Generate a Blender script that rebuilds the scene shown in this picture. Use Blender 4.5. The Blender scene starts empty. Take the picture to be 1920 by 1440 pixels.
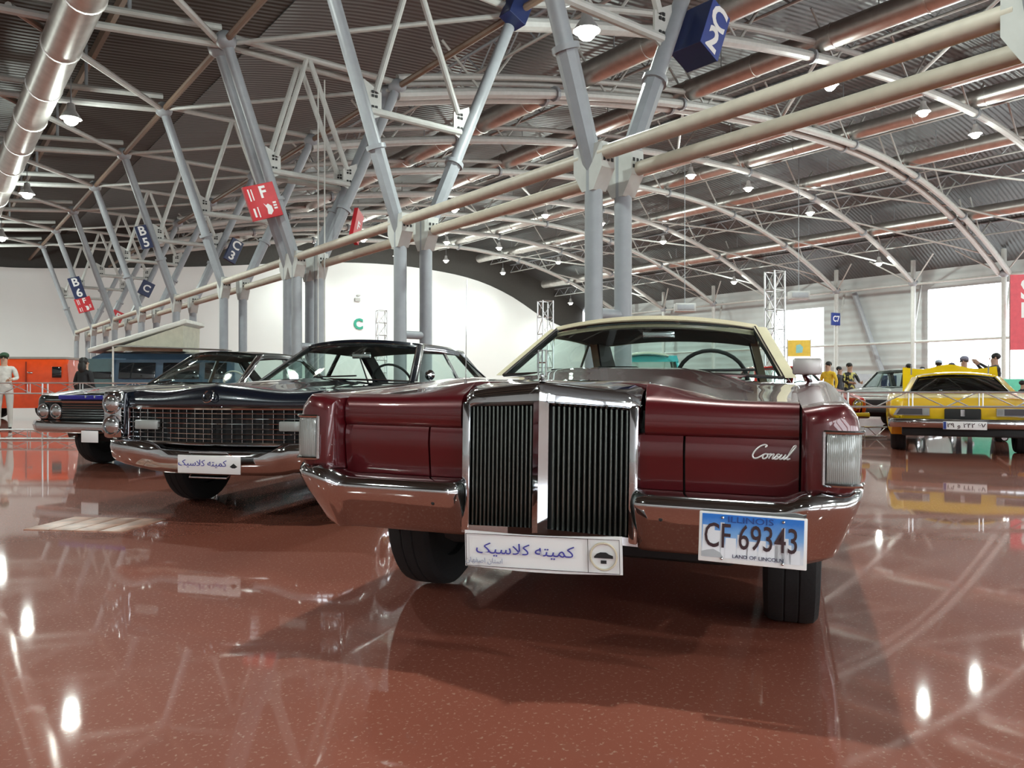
import bpy, bmesh, math, random
from mathutils import Vector, Matrix
random.seed(7)
R = math.radians
sc = bpy.context.scene
COL = sc.collection

# ------------------------------------------------------------------ camera
cam_d = bpy.data.cameras.new('camera')
cam = bpy.data.objects.new('camera', cam_d)
COL.objects.link(cam)
cam.location = (0, 0, 0.944)
cam.rotation_euler = (R(90), 0, 0)
cam_d.sensor_width = 36
cam_d.lens = 27.0
cam_d.shift_y = 7 / 1920
cam_d.clip_start = 0.05
cam_d.clip_end = 400
sc.camera = cam

# ------------------------------------------------------------------ world, exposure
w = bpy.data.worlds.new('overcast_sky')
sc.world = w
w.use_nodes = True
bg = w.node_tree.nodes['Background']
bg.inputs['Color'].default_value = (0.90, 0.96, 1.0, 1)
bg.inputs['Strength'].default_value = 8.0
sc.view_settings.view_transform = 'Standard'
sc.view_settings.look = 'None'
sc.view_settings.gamma = 1
sc.view_settings.use_curve_mapping = False
sc.view_settings.exposure = 0.0
cy = sc.cycles
cy.max_bounces = 6; cy.diffuse_bounces = 3; cy.glossy_bounces = 3; cy.transmission_bounces = 4
cy.caustics_reflective = False; cy.caustics_refractive = False
LAMP_W = 1050.0          # watts of one high-bay ceiling lamp

# ------------------------------------------------------------------ materials
MATS = {}
def mat(name, col, rough=0.5, metal=0.0, coat=0.0, var=0.08, scale=6.0, spec=0.5, emit=None, estr=1.0, bump=0.0, bscale=40.0, crough=0.03):
    if name in MATS: return MATS[name]
    m = bpy.data.materials.new(name)
    m.use_nodes = True
    nt = m.node_tree; N = nt.nodes; L = nt.links
    b = N['Principled BSDF']
    tc = N.new('ShaderNodeTexCoord')
    nz = N.new('ShaderNodeTexNoise'); nz.inputs['Scale'].default_value = scale; nz.inputs['Detail'].default_value = 3
    L.new(tc.outputs['Object'], nz.inputs['Vector'])
    cr = N.new('ShaderNodeValToRGB')
    cr.color_ramp.elements[0].position = 0.3; cr.color_ramp.elements[1].position = 0.7
    c = col
    cr.color_ramp.elements[0].color = (c[0]*(1-var), c[1]*(1-var), c[2]*(1-var), 1)
    cr.color_ramp.elements[1].color = (min(1, c[0]*(1+var)), min(1, c[1]*(1+var)), min(1, c[2]*(1+var)), 1)
    L.new(nz.outputs['Fac'], cr.inputs['Fac'])
    L.new(cr.outputs['Color'], b.inputs['Base Color'])
    b.inputs['Roughness'].default_value = rough
    b.inputs['Metallic'].default_value = metal
    b.inputs['Specular IOR Level'].default_value = spec
    b.inputs['Coat Weight'].default_value = coat
    b.inputs['Coat Roughness'].default_value = crough
    if emit:
        b.inputs['Emission Color'].default_value = (*emit, 1)
        b.inputs['Emission Strength'].default_value = estr
    if bump:
        n2 = N.new('ShaderNodeTexNoise'); n2.inputs['Scale'].default_value = bscale
        L.new(tc.outputs['Object'], n2.inputs['Vector'])
        bp = N.new('ShaderNodeBump'); bp.inputs['Strength'].default_value = bump; bp.inputs['Distance'].default_value = 0.01
        L.new(n2.outputs['Fac'], bp.inputs['Height']); L.new(bp.outputs['Normal'], b.inputs['Normal'])
    MATS[name] = m
    return m

def glass_mat(name, tint, refl=1.0, trans=0.9):
    if name in MATS: return MATS[name]
    m = bpy.data.materials.new(name); m.use_nodes = True
    nt = m.node_tree; N = nt.nodes; L = nt.links
    N.remove(N['Principled BSDF'])
    out = N['Material Output']
    tr = N.new('ShaderNodeBsdfTransparent'); tr.inputs['Color'].default_value = (*[t*trans for t in tint], 1)
    gl = N.new('ShaderNodeBsdfGlossy'); gl.inputs['Roughness'].default_value = 0.005
    gl.inputs['Color'].default_value = (1, 1, 1, 1)
    lw = N.new('ShaderNodeLayerWeight'); lw.inputs['Blend'].default_value = .5
    pw = N.new('ShaderNodeMath'); pw.operation = 'POWER'; pw.inputs[1].default_value = 8.0
    mu = N.new('ShaderNodeMath'); mu.operation = 'MULTIPLY_ADD'; mu.inputs[1].default_value = .6*refl; mu.inputs[2].default_value = .035*refl
    mx = N.new('ShaderNodeMixShader')
    L.new(lw.outputs['Facing'], pw.inputs[0]); L.new(pw.outputs[0], mu.inputs[0]); L.new(mu.outputs[0], mx.inputs['Fac'])
    L.new(tr.outputs[0], mx.inputs[1]); L.new(gl.outputs[0], mx.inputs[2]); L.new(mx.outputs[0], out.inputs['Surface'])
    MATS[name] = m
    return m

CHROME = mat('chrome', (.60, .62, .645), .06, 1.0, var=.03)
BLACK = mat('black_rubber', (.012, .012, .013), .65)
DARK = mat('dark_interior', (.015, .014, .014), .7)
STEEL = mat('grey_painted_steel', (.30, .32, .345), .42, var=.05)
STEELW = mat('pale_painted_steel', (.50, .51, .49), .42, var=.06)
PIPE = mat('cream_pipe', (.54, .49, .41), .45, var=.07)
GALV = mat('galvanised_duct', (.62, .60, .57), .34, .9, var=.10, scale=3)
GLASS = glass_mat('car_glass', (.93, .985, .97), trans=.985)
GLASSD = glass_mat('dark_glass', (.25, .28, .30))
WHITE = mat('white_paint', (.82, .82, .80), .5, var=.03)
TRUSS = mat('aluminium_truss', (.75, .76, .77), .3, .9)
SKIN = mat('skin', (.50, .30, .21), .5)
HAIR = mat('dark_hair', (.012, .010, .009), .55)

# ------------------------------------------------------------------ mesh helpers
def lerp(a, b, t): return a + (b - a) * t
def sstep(a, b, x):
    t = max(0, min(1, (x - a) / (b - a))); return t*t*(3-2*t)
def interp(x, pts):
    if x <= pts[0][0]: return pts[0][1]
    for (x0, y0), (x1, y1) in zip(pts, pts[1:]):
        if x <= x1: return lerp(y0, y1, (x-x0)/(x1-x0))
    return pts[-1][1]
def spl(x, pts):
    """smooth (hermite) interpolation"""
    n = len(pts)
    if x <= pts[0][0]: return pts[0][1]
    if x >= pts[-1][0]: return pts[-1][1]
    for i in range(n-1):
        if x <= pts[i+1][0]:
            x0, y0 = pts[i]; x1, y1 = pts[i+1]; h = x1-x0
            m0 = (y1-pts[i-1][1])/(x1-pts[i-1][0]) if i > 0 else (y1-y0)/h
            m1 = (pts[i+2][1]-y0)/(pts[i+2][0]-x0) if i < n-2 else (y1-y0)/h
            t = (x-x0)/h
            return (2*t**3-3*t*t+1)*y0+(t**3-2*t*t+t)*h*m0+(-2*t**3+3*t*t)*y1+(t**3-t*t)*h*m1
def frange(a, b, n): return [a+(b-a)*i/(n-1) for i in range(n)]

class MB:
    def __init__(s): s.v = []; s.f = []; s.m = []; s.cm = 0
    def add(s, vs, fs):
        o = len(s.v)
        s.v += [tuple(p) for p in vs]
        for f in fs: s.f.append(tuple(i+o for i in f)); s.m.append(s.cm)
        return s
    def box(s, c, d, M=None):
        vs = []
        for sx in (-.5, .5):
            for sy in (-.5, .5):
                for sz in (-.5, .5):
                    p = Vector((d[0]*sx, d[1]*sy, d[2]*sz))
                    if M is not None: p = M @ p
                    vs.append(p+Vector(c))
        return s.add(vs, [(0,1,3,2), (4,6,7,5), (0,4,5,1), (2,3,7,6), (0,2,6,4), (1,5,7,3)])
    def bbox(s, c, d, r=.01, M=None):
        """box with chamfered edges"""
        x, y, z = d[0]/2, d[1]/2, d[2]/2
        r = min(r, x*.9, y*.9, z*.9)
        bm = bmesh.new(); bmesh.ops.create_cube(bm, size=1)
        for v in bm.verts: v.co = Vector((v.co.x*d[0], v.co.y*d[1], v.co.z*d[2]))
        bmesh.ops.bevel(bm, geom=list(bm.edges), offset=r, segments=2, affect='EDGES', profile=.5)
        bm.verts.ensure_lookup_table()
        vs = [((M @ v.co) if M is not None else v.co)+Vector(c) for v in bm.verts]
        fs = [tuple(v.index for v in f.verts) for f in bm.faces]
        bm.free()
        return s.add(vs, fs)
    def hexa(s, q, t):
        """slab from 4 points and an offset vector"""
        q = [Vector(p) for p in q]; t = Vector(t)
        vs = q+[p+t for p in q]
        return s.add(vs, [(0,1,2,3), (7,6,5,4), (0,4,5,1), (1,5,6,2), (2,6,7,3), (3,7,4,0)])
    def tube(s, pts, r, n=8, caps=True, closed=False, twist=0.0):
        pts = [Vector(p) for p in pts]
        k = len(pts)
        rs = r if isinstance(r, (list, tuple)) else [r]*k
        rings = []; up = None
        for i, p in enumerate(pts):
            if closed: d = pts[(i+1) % k]-pts[i-1]
            else: d = (pts[min(i+1, k-1)]-pts[max(i-1, 0)])
            d.normalize()
            if up is None:
                up = Vector((0, 0, 1)) if abs(d.z) < .9 else Vector((0, 1, 0))
            a = d.cross(up)
            if a.length < 1e-5: a = d.orthogonal()
            a.normalize(); b = a.cross(d); b.normalize(); up = b
            rings.append([p+(a*math.cos(2*math.pi*j/n+twist)+b*math.sin(2*math.pi*j/n+twist))*rs[i] for j in range(n)])
        vs = [q for rg in rings for q in rg]; fs = []
        for i in range(k if closed else k-1):
            for j in range(n):
                a0 = i*n+j; a1 = i*n+(j+1) % n; i2 = (i+1) % k
                fs.append((a0, a1, i2*n+(j+1) % n, i2*n+j))
        if caps and not closed:
            fs.append(tuple(range(n-1, -1, -1))); fs.append(tuple((k-1)*n+j for j in range(n)))
        return s.add(vs, fs)
    def loft(s, secs, closed=True, caps=True, flip=False):
        n = len(secs[0]); vs = [p for q in secs for p in q]; fs = []
        for i in range(len(secs)-1):
            for j in range(n if closed else n-1):
                f = (i*n+j, i*n+(j+1) % n, (i+1)*n+(j+1) % n, (i+1)*n+j)
                fs.append(f[::-1] if flip else f)
        if caps and closed:
            a = tuple(range(n-1, -1, -1)); b = tuple((len(secs)-1)*n+j for j in range(n))
            fs += [a[::-1], b[::-1]] if flip else [a, b]
        return s.add(vs, fs)
    def sheet(s, g, t):
        """closed slab from a grid of points and an offset vector"""
        t = Vector(t); a = len(g); b = len(g[0])
        top = [Vector(p) for row in g for p in row]; vs = top+[p+t for p in top]; o = a*b; fs = []
        for i in range(a-1):
            for j in range(b-1):
                q = (i*b+j, i*b+j+1, (i+1)*b+j+1, (i+1)*b+j)
                fs.append(q); fs.append(tuple(k+o for k in q[::-1]))
        for i in range(a-1):
            fs.append((i*b, (i+1)*b, (i+1)*b+o, i*b+o)); fs.append(((i+1)*b+b-1, i*b+b-1, i*b+b-1+o, (i+1)*b+b-1+o))
        for j in range(b-1):
            fs.append((j+1, j, j+o, j+1+o)); k = (a-1)*b
            fs.append((k+j, k+j+1, k+j+1+o, k+j+o))
        return s.add(vs, fs)
    def lathe(s, prof, c=(0, 0, 0), axis='z', n=24):
        """prof: (radius, height) pairs"""
        c = Vector(c); secs = []
        for i in range(n):
            a = 2*math.pi*i/n; ca, sa = math.cos(a), math.sin(a)
            row = []
            for r, h in prof:
                if axis == 'z': p = (r*ca, r*sa, h)
                elif axis == 'x': p = (h, r*ca, r*sa)
                else: p = (r*ca, h, r*sa)
                row.append(c+Vector(p))
            secs.append(row)
        k = len(prof); vs = [p for q in secs for p in q]; fs = []
        for i in range(n):
            for j in range(k-1):
                fs.append((i*k+j, ((i+1) % n)*k+j, ((i+1) % n)*k+j+1, i*k+j+1))
        return s.add(vs, fs)
    def prism(s, poly, t):
        poly = [Vector(p) for p in poly]; t = Vector(t); n = len(poly)
        vs = poly+[p+t for p in poly]
        return s.add(vs, [tuple(range(n-1, -1, -1)), tuple(range(n, 2*n))]+[(i, (i+1) % n, n+(i+1) % n, n+i) for i in range(n)])
    def ball(s, c, rx, ry=None, rz=None, n=12, m=8):
        ry = ry or rx; rz = rz or rx; prof = []
        vs = []; fs = []
        for i in range(m+1):
            th = math.pi*i/m
            for j in range(n):
                ph = 2*math.pi*j/n
                vs.append((c[0]+rx*math.sin(th)*math.cos(ph), c[1]+ry*math.sin(th)*math.sin(ph), c[2]+rz*math.cos(th)))
        for i in range(m):
            for j in range(n):
                fs.append((i*n+j, (i+1)*n+j, (i+1)*n+(j+1) % n, i*n+(j+1) % n))
        return s.add(vs, fs)
    def mesh(s, name, mats, smooth=35, weld=True):
        me = bpy.data.meshes.new(name)
        me.from_pydata(s.v, [], s.f)
        mats = mats if isinstance(mats, (list, tuple)) else [mats]
        for m in mats: me.materials.append(m)
        if len(mats) > 1: me.polygons.foreach_set('material_index', s.m)
        bm = bmesh.new(); bm.from_mesh(me)
        if weld: bmesh.ops.remove_doubles(bm, verts=bm.verts, dist=1e-5)
        bmesh.ops.recalc_face_normals(bm, faces=bm.faces)
        bm.to_mesh(me); bm.free()
        if smooth:
            me.shade_smooth(); me.set_sharp_from_angle(angle=R(smooth))
        me.update()
        return me
    def build(s, name, mats, parent=None, smooth=35, kind=None, label=None):
        o = bpy.data.objects.new(name, s.mesh(name, mats, smooth))
        COL.objects.link(o)
        if parent is not None: o.parent = parent
        if kind: o['kind'] = kind
        if label: o['label'] = label
        return o

def tag(o, label, cat, group=None, kind=None):
    o['label'] = label; o['category'] = cat
    if group: o['group'] = group
    if kind: o['kind'] = kind
    return o
def thing(name, label, cat, loc=(0, 0, 0), rz=0.0, group=None, kind=None):
    o = bpy.data.objects.new(name, None); COL.objects.link(o)
    o.empty_display_size = .2
    o.location = loc; o.rotation_euler = (0, 0, rz)
    return tag(o, label, cat, group, kind)
def inst(src, name=None, parent=None, loc=None, rot=None):
    o = src.copy(); COL.objects.link(o)
    if parent is not None: o.parent = parent
    if loc is not None: o.location = loc
    if rot is not None: o.rotation_euler = rot
    return o
def dup(root, loc, rz=None, label=None):
    r = root.copy(); COL.objects.link(r); r.location = loc
    if rz is not None: r.rotation_euler = (0, 0, rz)
    if label: r['label'] = label
    for ch in list(root.children):
        c = ch.copy(); COL.objects.link(c); c.parent = r
        for g in list(ch.children):
            d = g.copy(); COL.objects.link(d); d.parent = c
    return r
def text(s, size, name, m, parent=None, loc=(0, 0, 0), rot=(R(90), 0, 0), ext=.001, sx=1.0, shear=0.0, align='CENTER', bold=0.0):
    cu = bpy.data.curves.new('lettering_curve', 'FONT')
    cu.body = s; cu.size = size; cu.align_x = align; cu.align_y = 'CENTER'; cu.extrude = ext; cu.shear = shear; cu.offset = bold
    cu.resolution_u = 3
    t = bpy.data.objects.new('lettering_curve', cu); COL.objects.link(t)
    dg = bpy.context.evaluated_depsgraph_get()
    me = bpy.data.meshes.new_from_object(t.evaluated_get(dg), depsgraph=dg)
    bpy.data.objects.remove(t); bpy.data.curves.remove(cu)
    me.name = name; me.materials.clear(); me.materials.append(m)
    o = bpy.data.objects.new(name, me); COL.objects.link(o)
    if parent is not None: o.parent = parent
    o.location = loc; o.rotation_euler = rot; o.scale = (sx, 1, 1)
    return o
# ------------------------------------------------------------------ the hall: v runs across (right), u runs along the column row (away)
HR = R(37.9)
SU, CU = math.sin(HR), math.cos(HR)
def H(u, v, z=0.0): return Vector((-SU*u+CU*v, CU*u+SU*v, z))
U0, U1, V0, V1 = -24.0, 61.0, -26.0, 57.5
UK = [2.5+5.76*k for k in range(10)]
def az(v): return 12.9-(.0125*(v-37)**2 if v > 37 else .0052*(37-v)**2)
def zl(v): return spl(v, [(-27, 6.3), (-8, 8.6), (1.5, 9.1), (6.1, 9.6), (8.3, 9.9)])

def floor_mat():
    m = bpy.data.materials.new('polished_red_floor'); m.use_nodes = True
    nt = m.node_tree; N = nt.nodes; L = nt.links; b = N['Principled BSDF']
    tc = N.new('ShaderNodeTexCoord')
    n1 = N.new('ShaderNodeTexNoise'); n1.inputs['Scale'].default_value = .55; n1.inputs['Detail'].default_value = 6
    n2 = N.new('ShaderNodeTexNoise'); n2.inputs['Scale'].default_value = 75; n2.inputs['Detail'].default_value = 2
    L.new(tc.outputs['Object'], n1.inputs['Vector']); L.new(tc.outputs['Object'], n2.inputs['Vector'])
    r1 = N.new('ShaderNodeValToRGB'); e = r1.color_ramp.elements
    e[0].position = .3; e[0].color = (.225, .062, .041, 1); e[1].position = .72; e[1].color = (.305, .098, .066, 1)
    L.new(n1.outputs['Fac'], r1.inputs['Fac'])
    r2 = N.new('ShaderNodeValToRGB'); e = r2.color_ramp.elements
    e[0].position = .60; e[0].color = (0, 0, 0, 1); e[1].position = .70; e[1].color = (1, 1, 1, 1)
    L.new(n2.outputs['Fac'], r2.inputs['Fac'])
    mx = N.new('ShaderNodeMix'); mx.data_type = 'RGBA'; mx.inputs[7].default_value = (.42, .24, .18, 1)
    mu = N.new('ShaderNodeMath'); mu.operation = 'MULTIPLY'; mu.inputs[1].default_value = .8
    L.new(r2.outputs['Color'], mu.inputs[0]); L.new(mu.outputs[0], mx.inputs[0]); L.new(r1.outputs['Color'], mx.inputs[6])
    L.new(mx.outputs[2], b.inputs['Base Color'])
    b.inputs['Roughness'].default_value = .5
    b.inputs['Specular IOR Level'].default_value = .05
    b.inputs['Coat Weight'].default_value = .9
    b.inputs['Coat IOR'].default_value = 1.55
    n3 = N.new('ShaderNodeTexNoise'); n3.inputs['Scale'].default_value = 1.3; n3.inputs['Detail'].default_value = 5
    L.new(tc.outputs['Object'], n3.inputs['Vector'])
    mr = N.new('ShaderNodeMapRange'); mr.inputs[3].default_value = .02; mr.inputs[4].default_value = .06
    L.new(n3.outputs['Fac'], mr.inputs[0]); L.new(mr.outputs[0], b.inputs['Coat Roughness'])
    return m
def ribbed(name, col, scale, axis, rough, metal, strength=.6):
    m = bpy.data.materials.new(name); m.use_nodes = True
    nt = m.node_tree; N = nt.nodes; L = nt.links; b = N['Principled BSDF']
    tc = N.new('ShaderNodeTexCoord'); wv = N.new('ShaderNodeTexWave'); wv.bands_direction = axis
    wv.inputs['Scale'].default_value = scale; wv.inputs['Distortion'].default_value = 0
    L.new(tc.outputs['Object'], wv.inputs['Vector'])
    bp = N.new('ShaderNodeBump'); bp.inputs['Strength'].default_value = strength; bp.inputs['Distance'].default_value = .05
    L.new(wv.outputs['Fac'], bp.inputs['Height']); L.new(bp.outputs['Normal'], b.inputs['Normal'])
    nz = N.new('ShaderNodeTexNoise'); nz.inputs['Scale'].default_value = .8
    L.new(tc.outputs['Object'], nz.inputs['Vector'])
    cr = N.new('ShaderNodeValToRGB')
    cr.color_ramp.elements[0].color = (*[c*.85 for c in col], 1); cr.color_ramp.elements[1].color = (*[c*1.1 for c in col], 1)
    L.new(nz.outputs['Fac'], cr.inputs['Fac']); L.new(cr.outputs['Color'], b.inputs['Base Color'])
    b.inputs['Roughness'].default_value = rough; b.inputs['Metallic'].default_value = metal
    MATS[name] = m
    return m
WALLW = mat('white_wall', (.80, .81, .80), .55, var=.02, scale=.4)
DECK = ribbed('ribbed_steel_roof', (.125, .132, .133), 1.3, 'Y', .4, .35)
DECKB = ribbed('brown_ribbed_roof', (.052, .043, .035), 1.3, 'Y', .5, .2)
SIDING = ribbed('pale_siding', (.50, .53, .53), .55, 'Z', .45, .1, .35)
BROWN = mat('brown_steel', (.20, .135, .095), .5)

def hall(o, u=0, v=0, z=0):
    o.location = H(u, v, z); o.rotation_euler = (0, 0, HR); return o
def struct(o, label, cat): return tag(o, label, cat, kind='structure')

m = MB(); m.box(((V0+V1)/2, (U0+U1)/2, -.1), (V1-V0+.4, U1-U0+.4, .2))
struct(hall(m.build('floor', floor_mat())), 'polished terracotta red hall floor', 'floor')
# outside apron
m = MB(); m.box((V1+22, 20, -.12), (43.4, 110, .2))
struct(hall(m.build('ground_outside', mat('pale_asphalt', (.55, .55, .54), .8))), 'pale apron outside the open right side', 'ground')
# end wall with a curved top
top = [(V0, 8.6), (4.5, 8.95), (10, 9.4), (18, 10.3), (26, 11.4), (33, 11.95), (39, 11.85), (43.5, 11.3), (47.5, 10.1), (51.7, 8.2), (V1, 6.5)]
vs = frange(V0, V1, 60)
m = MB(); m.prism([(V0, 0, 0)]+[(V1, 0, 0)]+[(v, 0, spl(v, top)) for v in vs[::-1]], (0, .25, 0))
struct(hall(m.build('wall_back', WALLW, smooth=0), U1), 'white end wall with an arched top edge', 'wall')
m = MB(); m.prism([(V0, 0, 5), (V1, 0, 5), (V1, 0, 15), (V0, 0, 15)], (0, .2, 0))
struct(hall(m.build('wall_gable', mat('dark_gable', (.05, .045, .04), .7), smooth=0), U1+.3), 'dark gable above the white end wall', 'wall')
m = MB(); m.box((0, (U0+U1)/2, 5.5), (.25, U1-U0, 11))
struct(hall(m.build('wall_left', WALLW), 0, V0-.15), 'white side wall of the hall', 'wall')
m = MB(); m.box(((V0+V1)/2, 0, 1.6), (V1-V0, .25, 3.2)); m.box(((V0+V1)/2, 0, 11.2), (V1-V0, .25, 6.4))  # window band is unseen, added so the chrome reflects daylight
for v in frange(V0, V1, 12): m.box((v, 0, 5.6), (1.4, .25, 5.0))
struct(hall(m.build('wall_front', WALLW), U0-.15), 'white unseen front wall of the hall with a window band added for daylight', 'wall')
# right wall: siding with two open gates
for nm, a, b_, z0, z1 in [('wall_right', U0, 11, 0, 11), ('wall_right', 11, 25.2, 8.0, 11), ('wall_right', 25.2, 33.2, 0, 11), ('wall_right', 33.2, 38, 7.4, 11), ('wall_right', 38, U1, 0, 11)]:
    m = MB(); m.box((0, (b_-a)/2, (z0+z1)/2), (.2, b_-a, z1-z0))
    struct(hall(m.build(nm, SIDING), a, V1+.1), 'pale grey siding of the far right wall between its open gates', 'wall')
# roofs
def roofsheet(name, v0, v1, f, mt, label, nv=50):
    m = MB(); m.sheet([[(v, u, f(v)) for v in frange(v0, v1, nv)] for u in (U0-.3, U1+.5)], (0, 0, .12))
    return struct(hall(m.build(name, mt)), label, 'ceiling')
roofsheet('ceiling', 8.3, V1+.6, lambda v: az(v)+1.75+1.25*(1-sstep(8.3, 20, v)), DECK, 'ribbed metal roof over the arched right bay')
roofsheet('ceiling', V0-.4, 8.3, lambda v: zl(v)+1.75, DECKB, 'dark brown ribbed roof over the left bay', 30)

# ---------------------------------------------------------------- tree columns
TREE_O = 8.28
def tree(k, u, label, double=False):
    t = thing('tree_column', label, 'column', H(u, TREE_O), HR, 'branching steel columns of the middle row')
    for dy in ((-.3, .3) if double else (0,)):
        for s in (-1, 1):
            x0 = s*.31; x1 = -2.15 if s < 0 else 2.7; zt = 9.6
            m = MB(); m.tube([(x0, dy, 0), (x0, dy, 4.55)], .135, 20); m.build('column', STEEL, t)
            d = (Vector((x1, dy, zt))-Vector((x0, dy, 4.2)))
            p = lambda f: Vector((x0, dy, 4.2))+d*f
            m = MB(); m.tube([p(0), p(.30)], [.145, .165], 8); m.build('branch_sleeve', STEEL, t, smooth=20)
            m = MB(); m.tube([p(.28), p(1)], [.135, .13], 16); m.build('branch', STEEL, t)
            m = MB(); m.tube([p(.295), p(.31)], .205, 16); m.build('collar', STEEL, t)
            # gusset at mid height with bolt holes
            g = p(.47)
            m = MB(); m.prism([g+Vector(q) for q in [(-s*.08, -.02, -.42), (-s*.42, -.02, -.25), (-s*.42, -.02, .22), (-s*.02, -.02, .42), (s*.02, -.02, 0)]], (0, .04, 0))
            gp = m.build('gusset_plate', STEELW, t, smooth=0)
            m = MB()
            for bx, bz in ((-.30, .12), (-.22, .12), (-.30, .20), (-.22, .20), (-.30, -.18), (-.22, -.18), (-.30, -.1), (-.22, -.1)):
                m.box(g+Vector((-s*bx*-1 if False else s*bx, -.025, bz)), (.05, .03, .05))
            m.build('bolt_group', BLACK, gp, smooth=0)
            m = MB(); m.tube([g+Vector((-s*.3, 0, .2)), (x0*.12, dy, 9.7)], .07, 10); m.build('inner_strut', STEELW, t)
            # head plate at the pipe joint
            m = MB(); m.prism([(x0-.13, dy-.3, 4.52), (x0-.13, dy+.3, 4.52), (x0-.13, dy+.3, 4.15), (x0-.13, dy+.12, 3.85), (x0-.13, dy-.12, 3.85), (x0-.13, dy-.3, 4.15)], (.26, 0, 0))
            hp = m.build('head_plate', STEELW, t, smooth=0)
            m = MB()
            for yy in (-.24, .24):
                for zz in (4.27, 4.37):
                    for xx in (-.08, 0, .08):
                        m.box((x0+xx, dy+yy, zz), (.04, .14, .05))
            m.build('bolt_group', BLACK, hp, smooth=0)
            m = MB(); m.ball((x1, dy, zt), .27, .27, .24, 10, 6); m.build('node', STEEL, t)
        m = MB(); m.tube([(-1.0, dy, 6.55), (1.2, dy, 6.55)], .08, 10); m.build('tie', STEELW, t)
        m = MB(); m.tube([(-.31, dy, 2.05), (.31, dy, 2.05)], .085, 12); m.build('stub', STEEL, t)
        m = MB(); m.tube([(-2.15, dy, 9.72), (2.7, dy, 9.72)], .085, 10); m.build('head_tie', STEELW, t)
    if double:
        m = MB(); m.tube([(.02, -.9, 0), (.02, -.9, 9)], .02, 6); m.tube([(.2, -.9, 0), (.2, -.9, 9)], .02, 6); m.build('rain_pipe', STEELW, t)
    return t
TL = ['steel column head at the frame edge with a perforated cream plate', 'tall grey column pair rising behind the cream car roof, blue C2 sign on its branch',
      'grey column pair behind the rear roof of the black sedan', 'four-legged grey tree column behind the black sedan windshield, red F sign on it',
      'grey column pair just left of the four-legged tree column', 'grey column pair carrying the B5 and C3 signs', 'sixth grey column pair down the row, right after the B5 one',
      'distant grey column pair carrying a lone C sign', 'distant grey column pair carrying the B6 sign', 'farthest grey column pair of the row against the white wall']
for k, u in enumerate(UK): tree(k, u, TL[k], k == 3)

PORD = ['first', 'second', 'third', 'fourth', 'fifth', 'sixth', 'seventh', 'eighth', 'ninth', 'tenth']
# long pipes between the column heads
for s, nm in ((-1, 'upper'), (1, 'lower')):
    for k in range(0, 9):
        a = UK[k]
        b_ = UK[k+1]
        m = MB(); m.tube([(0, .2, 4.31-s*.06), (0, b_-a-.2, 4.31-s*.06)], .105, 16)
        o = hall(m.build('column_pipe', PIPE), a, TREE_O+s*.34)
        tag(o, f'cream {["upper", "lower"][s > 0]} pipe of the twin pipes, {PORD[k]} span from the right', 'pipe', 'twin cream pipes along the column row')
# node chords along u
for v in (6.13, 10.98):
    m = MB(); m.tube([(0, 0, 9.6), (0, U1-2.7, 9.6)], .085, 8)
    o = hall(m.build('ridge_tube', BROWN), 2.6, v)
    tag(o, 'brown steel tube linking the %s branch tips of the column row' % ('left' if v < 8 else 'right'), 'pipe', 'tubes linking the branch tips')

# ---------------------------------------------------------------- arches of the right bay
def arch(u, label, double=False):
    t = thing('roof_arch', label, 'roof truss', H(u, 0), HR, 'white tubular roof arches of the right bay')
    vs = frange(10.98, 56, 34)
    for dy in ((-.3, .3) if double else (0,)):
        m = MB(); m.tube([(v, dy, az(v)) for v in vs], .165, 10); m.build('lower_tube', STEELW, t)
        m = MB(); m.tube([(v, dy, az(v)+.5) for v in vs[:14]], .10, 8); m.build('upper_tube', STEELW, t)
        for v in (17, 23.5, 30, 36.5, 43, 49):
            sl = (az(v+.1)-az(v-.1))/.2
            m = MB(); m.tube([(v-.06, dy, az(v)-.06*sl), (v+.06, dy, az(v)+.06*sl)], .25, 10); m.build('coupling', BLACK if False else STEEL, t)
        for v in (14, 19.5, 25, 30.5, 36, 41.5, 46.5, 51.5):
            m = MB(); m.tube([(v, dy, az(v)), (v-1.5, dy, az(v-1.5)+1.6)], .045, 6); m.build('strut', STEELW, t)
            m = MB(); m.tube([(v, dy, az(v)), (v+1.5, dy, az(min(v+1.5, 57))+1.6)], .045, 6); m.build('strut', STEELW, t)
    return t
ORD = ['first', 'second', 'third', 'fourth', 'fifth', 'sixth', 'seventh', 'eighth', 'ninth', 'tenth']
for k, u in enumerate(UK):
    arch(u, ('doubled white roof arch springing from the four-legged column' if k == 3 else f'white tubular roof arch, {ORD[k]} from the camera'), k == 3)
# longitudinal roof trusses
for i, v in enumerate((14.5, 20.8, 27, 30, 34.5, 38.8, 44.8, 47.3, 53.2)):
    t = thing('roof_purlin', f'slim lattice purlin along the right bay roof, {ORD[i]} from the columns', 'purlin', H(0, v), HR, 'lattice purlins under the ribbed roof')
    z0 = az(v)+.95; z1 = az(v)+1.68
    m = MB(); m.tube([(0, 0, z0), (0, U1, z0)], .05, 6); m.build('bottom_chord', STEELW, t)
    m = MB(); m.tube([(0, 0, z1), (0, U1, z1)], .06, 6); m.build('top_chord', STEEL, t)
    m = MB(); n = 42
    for j in range(n):
        a = U1*j/n; b_ = U1*(j+1)/n
        m.tube([(0, a, z0), (0, (a+b_)/2, z1)],   .03, 4, caps=False); m.tube([(0, (a+b_)/2, z1), (0, b_, z0)], .03, 4, caps=False)
    m.build('web', STEEL, t, kind='stuff')
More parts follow.
